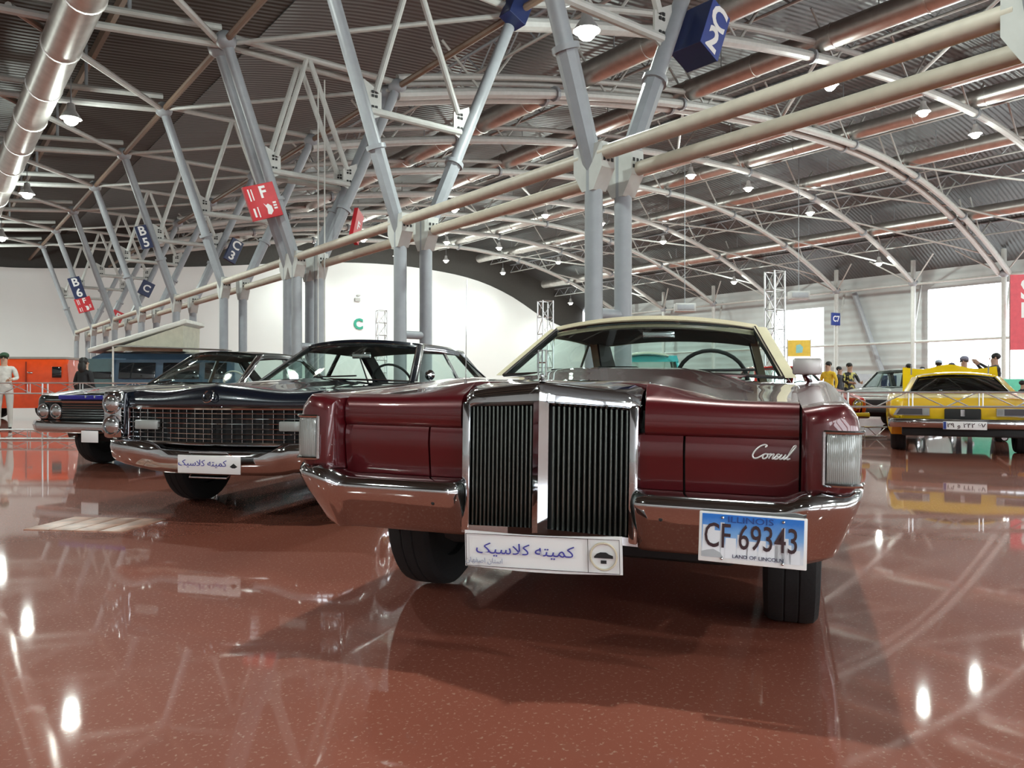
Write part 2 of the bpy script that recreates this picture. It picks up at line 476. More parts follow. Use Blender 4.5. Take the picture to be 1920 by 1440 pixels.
# sloped braces between arches
for k in range(1, 9):
    for (va, vb) in ((54, 47.5), (47.5, 41), (24, 30.5)):
        m = MB(); p = H(UK[k], va, az(va)+.05); q = H(UK[k+1], vb, az(vb)+.1)
        c = (p+q)/2
        m.tube([p-c, q-c], .06, 8); o = m.build('roof_brace', STEELW); o.location = c
        tag(o, f'slanting brace tube from {ORD[k]} to {ORD[k+1]} roof arch, {dict([(54, "beside the wall"), (47.5, "second from the wall"), (24, "over the column side")])[va]}', 'brace', 'roof braces of the right bay')
# ---------------------------------------------------------------- right wall columns
for k in range(2, 10):
    t = thing('wall_column', 'grey side wall column under the foot of the %s roof arch' % ORD[k], 'column', H(UK[k], 56), HR, 'steel columns along the open right side')
    m = MB(); m.tube([(0, 0, 0), (0, 0, az(56)+1.6)], .16, 12); m.build('column', STEELW, t)
    m = MB(); m.tube([(.15, 0, 5.2), (1.3, 0, 8.6)], .08, 8); m.build('brace', STEELW, t)
    m = MB(); m.ball((0, 0, az(56)), .33, .33, .28, 10, 6); m.build('node', STEEL, t)
    m = MB(); m.tube([(0, 0, 8.3), (-1.9, 2.2, az(54.1)+.75)], .05, 6); m.build('knee_brace', STEELW, t)
    m = MB(); m.tube([(0, 0, 8.3), (-1.9, -2.2, az(54.1)+.75)], .05, 6); m.build('knee_brace', STEELW, t)
for z, nm in ((8.3, 'upper'), (4.2, 'lower')):
    m = MB(); m.tube([(0, UK[2], z), (0, UK[9], z)], .09, 8)
    tag(hall(m.build('girt_pipe', STEELW), 0, 56), f'long horizontal tube joining the side wall columns, {nm} one', 'pipe', 'horizontal tubes along the open right side')
m = MB(); m.tube([(0, 27.5, 0), (0, 30.4, 8.2)], .2, 8)
tag(hall(m.build('raking_strut', STEEL), 0, 57), 'thick slanting grey strut against the pale siding', 'strut')
# ---------------------------------------------------------------- left bay beams
for k in range(2, 10):
    u = UK[k]
    t = thing('bay_beam', f'twin-tube roof beam of the dark left bay, {ORD[k-2]} from the camera', 'roof beam', H(u, 0), HR, 'twin-tube beams of the left bay')
    vs = frange(6.1, -25.8, 18)
    m = MB(); m.tube([(v, 0, zl(v)) for v in vs], .10, 8); m.build('lower_tube', STEELW, t)
    m = MB(); m.tube([(v, 0, zl(v)+.42) for v in vs], .09, 8); m.build('upper_tube', STEELW, t)
    for v in (4, 1, -2, -5, -8):
        m = MB(); m.tube([(v, 0, zl(v)+.4), (v, 0, zl(v)+1.7)], .045, 6); m.build('post', STEEL, t)
    m = MB(); m.tube([(6.1, 0, zl(6.1)), (1.6, -5.76, zl(1.6)+.1)], .085, 8); m.build('slanting_brace', STEELW, t)
    m = MB(); m.tube([(6.1, 0, zl(6.1)), (10.98, -5.76, 9.6)], .06, 8); m.build('slanting_brace', STEELW, t)
for i, v in enumerate((-20, -15, -10.5, -6.5, -2.5, .8, 4.2)):
    m = MB(); m.box((0, U1/2, 0), (.12, U1, .3))
    tag(hall(m.build('roof_joist', BROWN), 0, v, zl(v)+1.5), f'brown roof joist along the left bay, {ORD[6-i]} from the columns', 'joist', 'brown joists of the left bay')

# ---------------------------------------------------------------- ducts
def duct(v, z, r, u0, u1, label, tone=GALV):
    t = thing('air_duct', label, 'duct', H(u0, v, z), HR, 'round metal air ducts under the roof')
    m = MB(); m.tube([(0, 0, 0), (0, u1-u0, 0)], r, 20); m.build('duct_tube', tone, t)
    m = MB(); m.lathe([(r, -.03), (r+.025, -.025), (r+.025, .025), (r, .03)], (0, 0, 0), 'y', 20)
    b0 = m.build('duct_band', tone, t); b0.location = (0, 1.5, 0)
    for j in range(1, int((u1-u0)/3)): inst(b0, parent=t, loc=(0, 1.5+3*j, 0))
    m = MB(); m.tube([(0, 0, r*.9), (0, 0, 1.6)], .02, 5); h0 = m.build('hanger_rod', STEEL, t, smooth=0); h0.location = (0, 3, 0)
    for j in range(1, int((u1-u0)/6)): inst(h0, parent=t, loc=(0, 3+6*j, 0))
    return t
duct(18.3, 11.75, .40, 3, 59, 'round metal duct over the right bay, the one closest to the columns')
duct(24.0, 12.6, .40, 3, 59, 'round metal duct over the right bay, second from the columns')
duct(32.8, 13.35, .38, 3, 59, 'round metal duct over the right bay, third from the columns')
duct(36.3, 13.45, .38, 3, 59, 'round metal duct over the right bay, fourth from the columns')
duct(42.0, 13.1, .38, 3, 59, 'round metal duct over the right bay, second from the side wall')
duct(50.0, 11.35, .40, 3, 59, 'round metal duct over the right bay, closest to the side wall')
duct(2.7, 8.9, .42, 10, 58, 'round metal duct under the dark left bay roof')

# ---------------------------------------------------------------- ceiling lamps
BULB = mat('lamp_glow', (1, .95, .85), .5, emit=(1, .93, .80), estr=25)
SHADE = mat('lamp_shade', (.6, .6, .6), .4, .6)
lamp0 = None
def lamp(u, v, z, label, group):
    global lamp0
    if lamp0 is None:
        lamp0 = thing('ceiling_lamp', label, 'lamp', H(u, v, z), HR, group)
        m = MB(); m.lathe([(.04, .45), (.10, .42), (.12, .25), (.27, .02), (.28, 0), (.26, 0), (.10, .22), (.0, .24)], n=18); m.build('shade', SHADE, lamp0)
        m = MB(); m.ball((0, 0, -.02), .19, .19, .17, 14, 10); m.build('bulb', BULB, lamp0)
        m = MB(); m.tube([(0, 0, .42), (0, 0, 1.2)], .015, 5); m.build('hanger', STEEL, lamp0)
        r = lamp0
    else:
        r = dup(lamp0, H(u, v, z), HR, label); r['group'] = group
        return r
    ld = bpy.data.lights.new('lamp_light', 'SPOT'); ld.spot_size = R(165); ld.spot_blend = .7; ld.energy = LAMP_W; ld.color = (.89, 1, .93); ld.shadow_soft_size = .12
    lo = bpy.data.objects.new('lamp_light', ld); COL.objects.link(lo); lo.parent = r; lo.location = (0, 0, -.28)
    l2 = bpy.data.lights.new('lamp_spill', 'POINT'); l2.energy = LAMP_W*.28; l2.color = ld.color; l2.shadow_soft_size = .12
    lo = bpy.data.objects.new('lamp_spill', l2); COL.objects.link(lo); lo.parent = r; lo.location = (0, 0, -.30)
    return r
for i, u in enumerate((-20, -8.5, 3, 14.2, 25.9, 37.6, 49.2, 57)):  # two rows behind the camera are unseen, added to brighten chrome reflections
    for j, v in enumerate((25, 32, 37, 43.3, 51.8)):
        lamp(u, v, az(v)-.75, f'glowing right bay lamp, {ORD[j]} from the columns in the {ORD[i-2] + " row ahead" if i > 1 else ORD[i] + " added row behind the camera"}', 'high-bay lamps of the right bay')
for i, u in enumerate((-19, -8, 3, 13.9, 24.8, 35.5, 46.6, 53)):  # last row is added to brighten the end wall
    for v in (3.5, -9):  # rearmost row is unseen, added to light the hall that the chrome reflects
        lamp(u, v, 8.55 if v > 0 else 7.9, f'glowing left bay lamp {"beside" if v > 0 else "away from"} the round duct, {ORD[i]} along it', 'high-bay lamps of the left bay')
lamp(11.4, 10.8, 8.2, 'glowing lamp beside the tilted steel branch left of the C2 sign', 'high-bay lamps of the right bay')

# ---------------------------------------------------------------- signs
NAVY = mat('navy_sign', (.012, .022, .085), .4)
BLUE = mat('blue_sign', (.025, .05, .26), .4)
RED = mat('red_sign', (.55, .02, .03), .4)
LET = mat('white_lettering', (.85, .85, .85), .5, var=.01)
def sign(name, label, u, v, z, tilt, w_, h_, m_, letters, size, yaw=0.0, depth=.12):
    t = thing(name, label, 'sign', H(u, v, z), 0, 'numbered signs on the column branches')
    t.rotation_euler = (Matrix.Rotation(HR+yaw, 4, 'Z') @ Matrix.Rotation(tilt, 4, 'Y')).to_euler()
    m = MB(); m.bbox((0, 0, 0), (w_, depth, h_), .01); m.build('sign_board', m_, t, smooth=0)
    n = len(letters)
    for i, ch in enumerate(letters):
        text(ch, size, 'lettering', LET, t, (0, -depth/2-.003, h_*.5-(i+.5)*h_/n), bold=.012*size/.5)
    return t
c2 = sign('column_sign', 'blue box sign reading C2 on the tall column branch', 8.15, 10.30, 6.78, R(24), .5, .88, NAVY, [], .6, R(2), .6)
m = MB(); m.box((0, -.305, 0), (.5, .012, .88)); m.build('sign_face', BLUE, c2, smooth=0)
for i, ch in enumerate('C2'): text(ch, .56, 'lettering', LET, c2, (0, -.315, .21-.42*i), bold=.02)
sign('column_sign', 'dark blue box sign cut off by the top of the frame', 13.8, 10.95, 9.75, R(24), .5, 1.0, NAVY, [], .4, 0, .4)
f1 = sign('column_sign', 'red square sign with white F and pictograms on the four-legged column', 19.2, 6.95, 5.65, R(-20), .80, .86, RED, [], .4)
def f_marks(t, s=1.0):
    text('F', .40*s, 'lettering', LET, t, (.06*s, -.065, .21*s), bold=.012)
    for x, z, w2, h2 in ((-.30, .2, .035, .3), (-.22, .2, .03, .28), (-.30, -.24, .05, .22), (-.2, -.24, .03, .26)):
        m = MB(); m.box((x*s, -.062, z*s), (w2*s, .006, h2*s)); m.build('print_bar', LET, t, smooth=0)
    m = MB(); m.prism([(x*s, -.066, z*s) for x, z in ((-.02, -.05), (.03, -.11), (.09, -.08), (.17, -.15), (.18, -.28), (.1, -.36), (.02, -.33), (.04, -.2))], (0, .005, 0)); m.build('pictogram', LET, t, smooth=0)
    for i in range(3):
        m = MB(); m.box((.27*s, -.062, (-.08-.07*i)*s), (.09*s, .006, .045*s)); m.build('print_bar', LET, t, smooth=0)
f_marks(f1)
f2 = sign('column_sign', 'narrow red sign with a white F seen edge-on, right branch of four-legged column', 19.6, 9.75, 5.45, R(24), .45, .95, RED, 'F', .36, R(40))
sign('column_sign', 'navy sign reading B5 on a left leaning branch', 31.0, 6.75, 6.55, R(-19), .42, .86, NAVY, 'B5', .46)
sign('column_sign', 'navy sign reading C3 on a right leaning branch', 31.0, 10.05, 6.4, R(24), .5, .95, NAVY, 'C3', .5, R(10))
sign('column_sign', 'small navy sign reading B6 above a red F sign', 48.2, 7.1, 6.45, R(-19), .6, 1.2, NAVY, 'B6', .62)
f3 = sign('column_sign', 'small red sign with a white F below the B6 sign', 48.2, 7.45, 5.55, R(-19), .8, .8, RED, [], .4)
f_marks(f3, .95)
sign('column_sign', 'small navy sign reading C on a distant branch', 42.4, 9.35, 6.0, R(24), .6, .75, NAVY, 'C', .5)
sign('column_sign', 'tiny red sign with a white F on a distant right branch', 48.2, 9.1, 5.0, R(24), .6, .6, RED, 'F', .45)
sign('wall_column_sign', 'blue sign reading C7 on the side wall column', 31.2, 55.7, 6.2, 0, .95, .95, BLUE, ['C7'], .62, R(-8))
t = sign('wall_column_sign', 'small red sign with a white cross shape on the bright side', 18.7, 55.7, 6.0, 0, .9, 1.1, RED, [], .8)
m = MB(); m.box((-.1, -.065, .15), (.22, .01, .5)); m.build('mark', LET, t, smooth=0)
m = MB(); m.box((-.1, -.065, -.3), (.5, .01, .16)); m.build('mark', LET, t, smooth=0)
c = text('C', 1.25, 'wall_letter', mat('green_letter', (.02, .30, .20), .5), None, H(U1-.06, 30.5, 6.45), (R(90), 0, HR), ext=.03, bold=.05)
tag(c, 'large green letter C on the white end wall', 'letter')
m = MB(); m.box((0, 0, 0), (.5, .1, .3)); m.box((.1, -.02, .38), (.3, .1, .12))
tag(hall(m.build('wall_fixture', mat('fixture_grey', (.35, .34, .33), .5)), U1-.1, 30.4, 8.6), 'small grey fixture high on the end wall above the green C', 'fixture')
# floor hatch plates
HATCH = mat('worn_hatch', (.38, .20, .145), .4, var=.4, scale=9)
t = thing('floor_hatch', 'worn pale service hatch set in the red floor', 'hatch', (-2.86, 5.30, 0), R(-7))
for i in range(4):
    m = MB(); m.bbox((-.27+.18*i, 0, 0), (.173, .5, .012), .004); m.build('hatch_plate', HATCH, t)
# ------------------------------------------------------------------ shared car pieces
TIRE = mat('tire_rubber', (.010, .010, .011), .75, bump=.15, bscale=60)
def wheel(car, x, y, r, s, hub=CHROME, wd=.21, white=False):
    m = MB()
    h = wd/2
    m.lathe([(r*.62, -h*.8), (r*.80, -h), (r*.93, -h*.96), (r*.985, -h*.80), (r, -h*.55), (r, -h*.3), (r*.985, -h*.25), (r, -h*.2), (r, h*.2), (r*.985, h*.25), (r, h*.3), (r, h*.55), (r*.985, h*.80), (r*.93, h*.96), (r*.80, h), (r*.62, h*.8), (r*.62, -h*.8)], (0, 0, 0), 'x', 36)
    t = m.build('tire', TIRE, car); t.location = (x, y, r)
    m = MB(); m.lathe([(r*.63, s*h*.78), (r*.60, s*h*.85), (r*.45, s*h*.75), (r*.30, s*h*.95), (r*.12, s*h*1.02), (.001, s*h*1.02)], (0, 0, 0), 'x', 28)
    m.build('hubcap', hub, t)
    m = MB(); m.lathe([(r*.63, -s*h*.5), (r*.2, -s*h*.4), (.001, -s*h*.4)], (0, 0, 0), 'x', 20)
    m.build('wheel_disc', BLACK, t)
    return t

def arch_low(y, base, centres, rad, zc):
    z = base
    for c in centres:
        q = rad*rad-(y-c)**2
        if q > 0: z = max(z, zc+math.sqrt(q))
    return z
def stations(L, y0, centres, rad, extra=()):
    ys = set(extra)
    for c in centres:
        for i in range(17):
            ys.add(round(c-rad*math.cos(math.pi*i/16), 4))
    y = y0
    while y < L: ys.add(round(y, 3)); y += .16
    ys.add(L)
    return sorted(v for v in ys if y0 <= v <= L)

def body_sides(car, paint, P, name='body_side'):
    """P: L, y0, hw(y), xi(y), zt(y), base, wheels, rad, zc, front round"""
    out = []
    ys = stations(P['L'], P['y0'], P['wheels'], P['rad'])
    r0 = P.get('fr', .05)
    for s in (-1, 1):
        secs = []
        def sec(y, shr, yy):
            hw = P['hw'](y)-shr; xi = P['xi'](y)+shr*.6; zt = P['zt'](y)-shr; zb = arch_low(y, P['base'](y), P['wheels'], P['rad'], P['zc'])+shr*.4
            zs = zt-.13
            zb = min(zb, zs-.02)
            bul = P.get('bulge', .012)
            pts = [(xi, zt-.012), (lerp(xi, hw, .35), zt), (lerp(xi, hw, .72), zt+.004), (hw-.03, zt-.010), (hw-.010, zt-.035), (hw-.002, zt-.075), (hw, zs)]
            for t in (.2, .4, .6, .8):
                pts.append((hw+bul*math.sin(t*3.1)*.6-.05*t**3, lerp(zs, zb, t)))
            pts += [(hw-.055, zb), (hw-.08, zb), (xi+.02, zb), (xi, zb+.02)]
            return [(s*p[0], yy, p[1]) for p in pts]
        y0 = P['y0']
        for a in (1.0, .55, .2, .05): secs.append(sec(y0+.001, r0*a, y0-r0*math.sqrt(max(0, 1-(1-a)**2))))
        for y in ys: secs.append(sec(y, 0, y))
        for a in (.4, 1.0): secs.append(sec(P['L'], .05*a, P['L']+.05*math.sqrt(a)))
        m = MB(); m.loft(secs, True, True)
        out.append(m.build(name, paint, car, smooth=40))
    return out

def bowed(pl, pr, bow, n=13, crown=0.0):
    """points from left to right, bowed along y and crowned in z"""
    return [(lerp(pl[0], pr[0], i/(n-1)), lerp(pl[1], pr[1], i/(n-1))-bow*(1-(2*i/(n-1)-1)**2), lerp(pl[2], pr[2], i/(n-1))+crown*(1-(2*i/(n-1)-1)**2)) for i in range(n)]

def greenhouse(car, G, roofm, pillm, trim=CHROME, glass=GLASS):
    """G: A (base xyz), T (header xyz), U (roof rear xyz), C (rear base xyz), bow, crown, y_b (B post) , sail"""
    A, T, U, C = G['A'], G['T'], G['U'], G['C']
    fb, rb = G.get('bow', .15), G.get('rbow', .12); cr = G.get('crown', .055)
    ov = G.get('over', .03)
    rows = []
    n = 17
    for k, t in enumerate(frange(0, 1, 10)):
        x = lerp(T[0], U[0], t)+.015*math.sin(t*math.pi); y = lerp(T[1], U[1], t); z = lerp(T[2], U[2], t)+G.get('arc', .03)*math.sin(t*math.pi)
        bow = lerp(fb*.75, -rb*.7, t)
        row = bowed((-x, y, z), (x, y, z), bow, n, cr)
        # roll the edges down to the drip rail
        row = [(-x-.012, y, z-.055), (-x-.018, y, z-.028)]+row+[(x+.018, y, z-.028), (x+.012, y, z-.055)]
        if k == 0:
            fr = [(p[0], p[1]+.004, p[2]-.045) for p in row]
            rows.append(fr); rows.append([(p[0], p[1]-.012, p[2]-.022) for p in row])
        rows.append(row)
        if k == 9: rows.append([(p[0], p[1]+.02, p[2]-.04) for p in row])
    m = MB(); m.sheet(rows, (0, 0, -.02)); m.build('roof', roofm, car, smooth=50)
    hl = []
    for t in frange(.02, .99, 8):
        x = lerp(T[0], U[0], t)-.012; y = lerp(T[1], U[1], t); z = lerp(T[2], U[2], t)-.055
        hl.append(bowed((-x, y, z), (x, y, z), lerp(fb*.7, -rb*.65, t), 11, cr*.85))
    m = MB(); m.sheet(hl, (0, 0, .008)); m.build('headliner', DARK, car)
    # windshield
    hb = [(p[0]*.985, p[1]+.0, p[2]) for p in bowed((-A[0], A[1], A[2]), A, fb, 17, G.get('acrown', .02))]
    ht = bowed((-T[0]*.97, T[1], T[2]-.03), (T[0]*.97, T[1], T[2]-.03), fb*.75, 17, cr*.8)
    rows = [[tuple(Vector(a).lerp(Vector(b), t)) for a, b in zip(hb, ht)] for t in frange(0, 1, 7)]
    rows = [[(p[0], p[1]-.02*math.sin(i/6*math.pi), p[2]) for p in r] for i, r in enumerate(rows)]
    m = MB(); m.sheet(rows, (0, .005, 0)); m.build('windshield', glass, car)
    m = MB(); m.tube([(p[0], p[1]-.01, p[2]) for p in hb], .010, 6); m.tube([(p[0], p[1]-.01, p[2]) for p in ht], .010, 6); m.build('windshield_trim', trim, car)
    for s in (-1, 1):
        # front pillar
        a = Vector((s*A[0], A[1], A[2])); b = Vector((s*T[0], T[1], T[2]-.015)); w0, w1 = G.get('pw', .055), G.get('pw', .055)*.9
        sec = []
        for p in (a, b):
            sec.append([p+Vector((-s*.012, -.01, 0)), p+Vector((s*w0*.55, .0, 0)), p+Vector((s*w0*.75, .05, 0)), p+Vector((s*.03, .08, 0)), p+Vector((-s*.02, .05, 0))])
        m = MB(); m.loft(sec); fp = m.build('front_pillar', pillm, car, smooth=60)
        m = MB(); m.hexa([a+Vector((-s*.014, .0, 0)), a+Vector((-s*.024, .062, 0)), b+Vector((-s*.024, .062, 0)), b+Vector((-s*.014, .0, 0))], (-s*.008, .004, 0)); m.build('pillar_lining', DARK, fp, smooth=0)
        m = MB(); m.tube([a+Vector((-s*.008, -.014, 0)), b+Vector((-s*.008, -.014, 0))], .008, 6); m.build('pillar_trim', trim, car)
        # sail panel
        cb = Vector((s*C[0], C[1], C[2])); ut = Vector((s*U[0], U[1], U[2]-.015))
        sb, st = G['sail']
        sbv = Vector((s*(C[0]+.02), sb, C[2])); stv = Vector((s*(U[0]+.012), st, U[2]-.03))
        m = MB(); m.hexa([cb, sbv, stv, ut], (-s*.05, 0, 0)); rp = m.build('rear_pillar', roofm if G.get('sailroof', True) else pillm, car, smooth=0)
        m = MB(); m.hexa([p+Vector((-s*.052, 0, 0)) for p in (cb, sbv, stv, ut)], (-s*.012, 0, 0)); m.build('pillar_lining', DARK, rp, smooth=0)
        # side glass
        q = [a+Vector((s*.0, .06, 0)), Vector((s*(A[0]+.03), sb, C[2])), stv, b+Vector((0, .06, -.02))]
        m = MB(); m.hexa(q, (-s*.006, 0, 0)); m.build('side_window', glass, car, smooth=0)
        m = MB(); m.tube([q[0], q[3], q[2], q[1]], .010, 6); m.build('window_trim', trim, car)
        if G.get('yb'):
            yb = G['yb']; t = (yb-T[1])/(stv.y-T[1])
            m = MB(); m.hexa([(s*(A[0]+.02), yb, A[2]), (s*(A[0]+.02), yb+.07, A[2]), (s*(lerp(T[0], U[0], t)+.01), yb+.06, lerp(T[2], U[2], t)-.03), (s*(lerp(T[0], U[0], t)+.01), yb, lerp(T[2], U[2], t)-.03)], (-s*.02, 0, 0)); m.build('middle_pillar', pillm, car, smooth=0)
    # rear window
    lo = bowed((-C[0], C[1], C[2]), C, -rb, 11, .02); hi = bowed((-U[0], U[1], U[2]-.03), (U[0], U[1], U[2]-.03), -rb*.7, 11, cr*.8)
    m = MB(); m.sheet([lo, hi], (0, .005, 0)); m.build('rear_window', G.get('rglass', glass), car)
    m = MB(); m.tube(lo, .01, 6); m.tube(hi, .01, 6); m.build('rear_trim', trim, car)

def interior(car, y0, y1, hw, zs, wheel_x, yw, zw, seatm=DARK, wm=BLACK):
    m = MB(); m.box((0, (y0+y1)/2, .42), (hw*2, y1-y0, .04)); m.build('cabin_floor', DARK, car)
    m = MB(); m.bbox((0, y0+.18, zs-.10), (hw*1.9, .34, .16), .05); m.build('dashboard', DARK, car)
    m = MB(); m.bbox((0, y1-.08, zs-.06), (hw*1.9, .4, .04), .01); m.build('parcel_shelf', DARK, car)
    for yy, nm in ((lerp(y0, y1, .42), 'front_seat'), (lerp(y0, y1, .80), 'rear_seat')):
        m = MB(); m.bbox((0, yy, .52), (hw*1.85, .5, .2), .06); m.bbox((0, yy+.3, .72), (hw*1.85, .16, .52), .06, Matrix.Rotation(R(-12), 3, 'X')); m.build(nm, seatm, car)
    m = MB(); Mx = Matrix.Rotation(R(-62), 3, 'X')
    m.tube([Vector((wheel_x, yw, zw))+Mx @ Vector((.2*math.cos(a), .2*math.sin(a), 0)) for a in [2*math.pi*i/28 for i in range(28)]], .012, 8, closed=True)
    m.tube([Vector((wheel_x, yw, zw))+Mx @ Vector((-.19, 0, 0)), Vector((wheel_x, yw-.02, zw-.03)), Vector((wheel_x, yw, zw))+Mx @ Vector((.19, 0, 0))], .012, 6)
    m.tube([(wheel_x, yw-.02, zw-.03), (wheel_x, yw-.4, zw-.25)], .025, 8); m.build('steering_wheel', wm, car)

def decks(car, paint, P, y0, y1, name, bulge=None, cols=25, x_in=.004):
    rows = []
    ys = frange(y0, y1, max(8, int((y1-y0)/.08)))
    for y in ys:
        xi = P['xi'](y)-x_in; ze = P['zt'](y)-.008
        rows.append([(x, y, ze+(bulge(x, y) if bulge else .02*(1-(x/xi)**2))) for x in frange(-xi, xi, cols)])
    m = MB(); m.sheet(rows, (0, 0, -.02)); return m.build(name, paint, car, smooth=50)

def car_thing(name, label, loc, th, tilt=0.0, cat='car'):
    t = thing(name, label, cat, (loc[0], loc[1], 0), th)
    t.rotation_euler = (0, tilt, th)
    return t
PX = lambda x, y, z, car_loc, th: (car_loc[0]+math.cos(th)*x-math.sin(th)*y, car_loc[1]+math.sin(th)*x+math.cos(th)*y, z)
LENS = ribbed('ribbed_clear_lens', (.36, .38, .37), 60, 'X', .12, .1, .25)
PLATEW = mat('plate_white', (.85, .85, .86), .4, var=.01)
INK = mat('plate_ink', (.035, .01, .015), .5)
INKB = mat('blue_ink', (.06, .06, .35), .5)

# ------------------------------------------------------------------ the burgundy coupe
def burgundy_coupe():
    paint = mat('burgundy_paint', (.098, .004, .008), .30, .22, coat=1.0, var=.06, scale=3, crough=.02)
    vinyl = mat('cream_vinyl', (.66, .58, .40), .6, var=.06, bump=.2, bscale=150)
    car = car_thing('coupe', 'burgundy coupe with tall chrome grille and cream vinyl roof, facing the camera', (.0677, 2.5229), -.3438, .0142)
    WY = (.98, 3.96); WR = .355
    P = dict(L=5.40, y0=.13, wheels=WY, rad=.40, zc=.345, fr=.055,
             hw=lambda y: spl(y, [(.13, .985), (.6, 1.0), (2, 1.0), (4, 1.0), (5.4, .96)]),
             xi=lambda y: spl(y, [(.13, .818), (1.6, .80), (2.2, .80), (3.6, .80), (5.4, .78)]),
             zt=lambda y: spl(y, [(.13, .905), (.5, .922), (1.0, .95), (1.6, .985), (2.4, .985), (3.6, .99), (4.4, .975), (5.4, .90)]),
             base=lambda y: interp(y, [(.13, .60), (.50, .58), (.62, .27), (4.7, .27), (5.0, .45), (5.4, .5)]))
    body_sides(car, paint, P)
    for s in (-1, 1):
        for y in WY: wheel(car, s*.80, y, WR, s)
    # hood: side lips fold down at the nose
    def bul(x, y):
        a = abs(x); h = spl(y, [(.15, .050), (.5, .052), (1.2, .058), (1.7, .062)])
        return h*(1-sstep(.27, .66, a))+.012*(1-(x/.82)**2)
    rows = []
    lip = [(.166, .803), (.156, .806), (.149, .818), (.146, .838), (.147, .862), (.155, .885), (.172, .900), (.20, .910)]
    xs = sorted(set([round(x, 4) for x in frange(-.811, .811, 45)]+[-.325, -.319, .319, .325]))
    for (y, z) in lip:
        row = []
        for x in xs:
            wgt = sstep(.318, .330, abs(x))
            zz = lerp(P['zt'](.25)-.008+bul(x, .25), z+bul(x, .2)*.25*sstep(.85, .91, z), wgt); yy = lerp(.25, y, wgt)
            row.append((x, yy, zz))
        rows.append(row)
    for y in frange(.25, 1.64, 22): rows.append([(x, y+(.05*(x/.8)**2 if y > 1.55 else 0)*0, P['zt'](y)-.008+bul(x, y)) for x in xs])
    m = MB(); m.sheet(rows, (0, .0, -.012)); m.build('hood', paint, car, smooth=45)
    # cowl and wipers
    m = MB(); m.box((0, 1.70, .965), (1.6, .16, .03)); m.build('cowl', DARK, car)
    for x in (-.45, .2):
        m = MB(); m.tube([(x, 1.66, 1.035), (x+.42, 1.70, 1.045)], .008, 6); m.build('wiper', BLACK, car)
    # nose panels (hidden headlamp doors), creased at mid height
    for s in (-1, 1):
        for x0, x1, nm in ((.316, .456, 'nose_filler'), (.464, .812, 'headlamp_door')):
            prof = [(.172, .797), (.158, .792), (.153, .775), (.150, .735), (.153, .715), (.160, .66), (.168, .612), (.18, .604)]
            m = MB(); m.sheet([[(s*x, y, z) for (y, z) in prof] for x in frange(x0, x1, 6)], (0, .03, 0)); d = m.build(nm, paint, car, smooth=40)
            if nm == 'headlamp_door' and s > 0: door = d
        m = MB(); m.box((s*.57, .215, .70), (.52, .03, .22)); m.build('nose_backing', BLACK, car)
        # corner lamp
        secs = []
        for x, y in ((.888, .072), (.925, .068), (.955, .074), (.978, .096), (.988, .14)):
            secs.append([(s*x, y, .672), (s*x, y-.006, .682), (s*x, y-.008, .745), (s*x, y-.006, .81), (s*x, y, .82), (s*(x-.03), y+.07, .82), (s*(x-.03), y+.07, .672)])
        m = MB(); m.loft(secs); lp = m.build('corner_lamp', LENS, car, smooth=40)
        m = MB()
        m.tube([(s*.880, .070, .667), (s*.930, .062, .667), (s*.958, .068, .667), (s*.983, .092, .667), (s*.993, .14, .667)], .006, 6)
        m.tube([(s*.880, .070, .825), (s*.930, .062, .825), (s*.958, .068, .825), (s*.983, .092, .825), (s*.993, .14, .825)], .006, 6)
        m.tube([(s*.880, .068, .667), (s*.880, .068, .825)], .006, 6); m.build('lamp_bezel', CHROME, lp)
        # chrome bumper half
        prof = [(.185, .602), (.145, .613), (.110, .616), (.080, .611), (.057, .599), (.045, .583), (.044, .566), (.074, .512), (.124, .445), (.140, .420), (.155, .408), (.20, .408)]
        st = [(.292, .09, -.03, .03, 0), (.296, .05, -.010, .012, 0), (.306, .022, -.002, .004, 0), (.325, .006, 0, 0, 0), (.36, 0, 0, 0, 0), (.50, 0, 0, 0, 0), (.62, 0, 0, 0, 0), (.74, 0, 0, 0, 0), (.775, -.006, .004, 0, 0), (.80, -.022, .018, 0, .1), (.83, -.034, .030, 0, .3), (.86, -.030, .034, 0, .6), (.90, -.012, .034, .004, .9), (.95, .012, .034, .012, 1), (.98, .04, .034, .02, 1), (.997, .09, .032, .03, 1), (1.008, .20, .025, .04, .9), (1.012, .34, .01, .05, .6), (1.012, .44, -.01, .07, .5)]
        secs = []
        for x, dy, dt, db, k in st:
            row = []
            for y, z in prof:
                f = (z-.408)/(.612-.408)
                zz = z+dt*f+db*(1-f)
                row.append((s*(x-.065*k*(1-f)), y+dy, zz))
            secs.append(row)
        m = MB(); m.loft(secs); m.build('bumper', CHROME, car, smooth=45)
        m = MB(); m.tube([(s*.31, .155, .605), (s*.82, .155, .605)], .007, 6); m.build('nose_trim', CHROME, car)
        # bumper bolt
        m = MB(); m.lathe([(.007, 0), (.006, -.004), (.001, -.005)], (s*.40, .066, .53), 'y', 12); m.build('bumper_bolt', BLACK, car)
        # fender tip trim and side mirror on the driver side
        m = MB(); m.tube([(s*1.004, y, .46) for y in (1.5, 2.5, 3.4)], .008, 6); m.build('side_trim', CHROME, car)
        m = MB(); m.box((s*1.0, 2.75, .72), (.012, .006, .44)); m.build('door_gap', BLACK, car)
        m = MB(); m.bbox((s*1.012, 2.55, .86), (.02, .16, .03), .008); m.build('door_handle', CHROME, car)
    m = MB(); m.bbox((.865, 1.62, 1.06), (.135, .05, .082), .012); mi = m.build('door_mirror', mat('brushed_mirror_back', (.50, .47, .46), .35, .6), car)
    m = MB(); m.tube([(.86, 1.63, 1.02), (.88, 1.66, .985)], .014, 8); m.build('mirror_arm', CHROME, mi)
    # grille shell
    rows = []
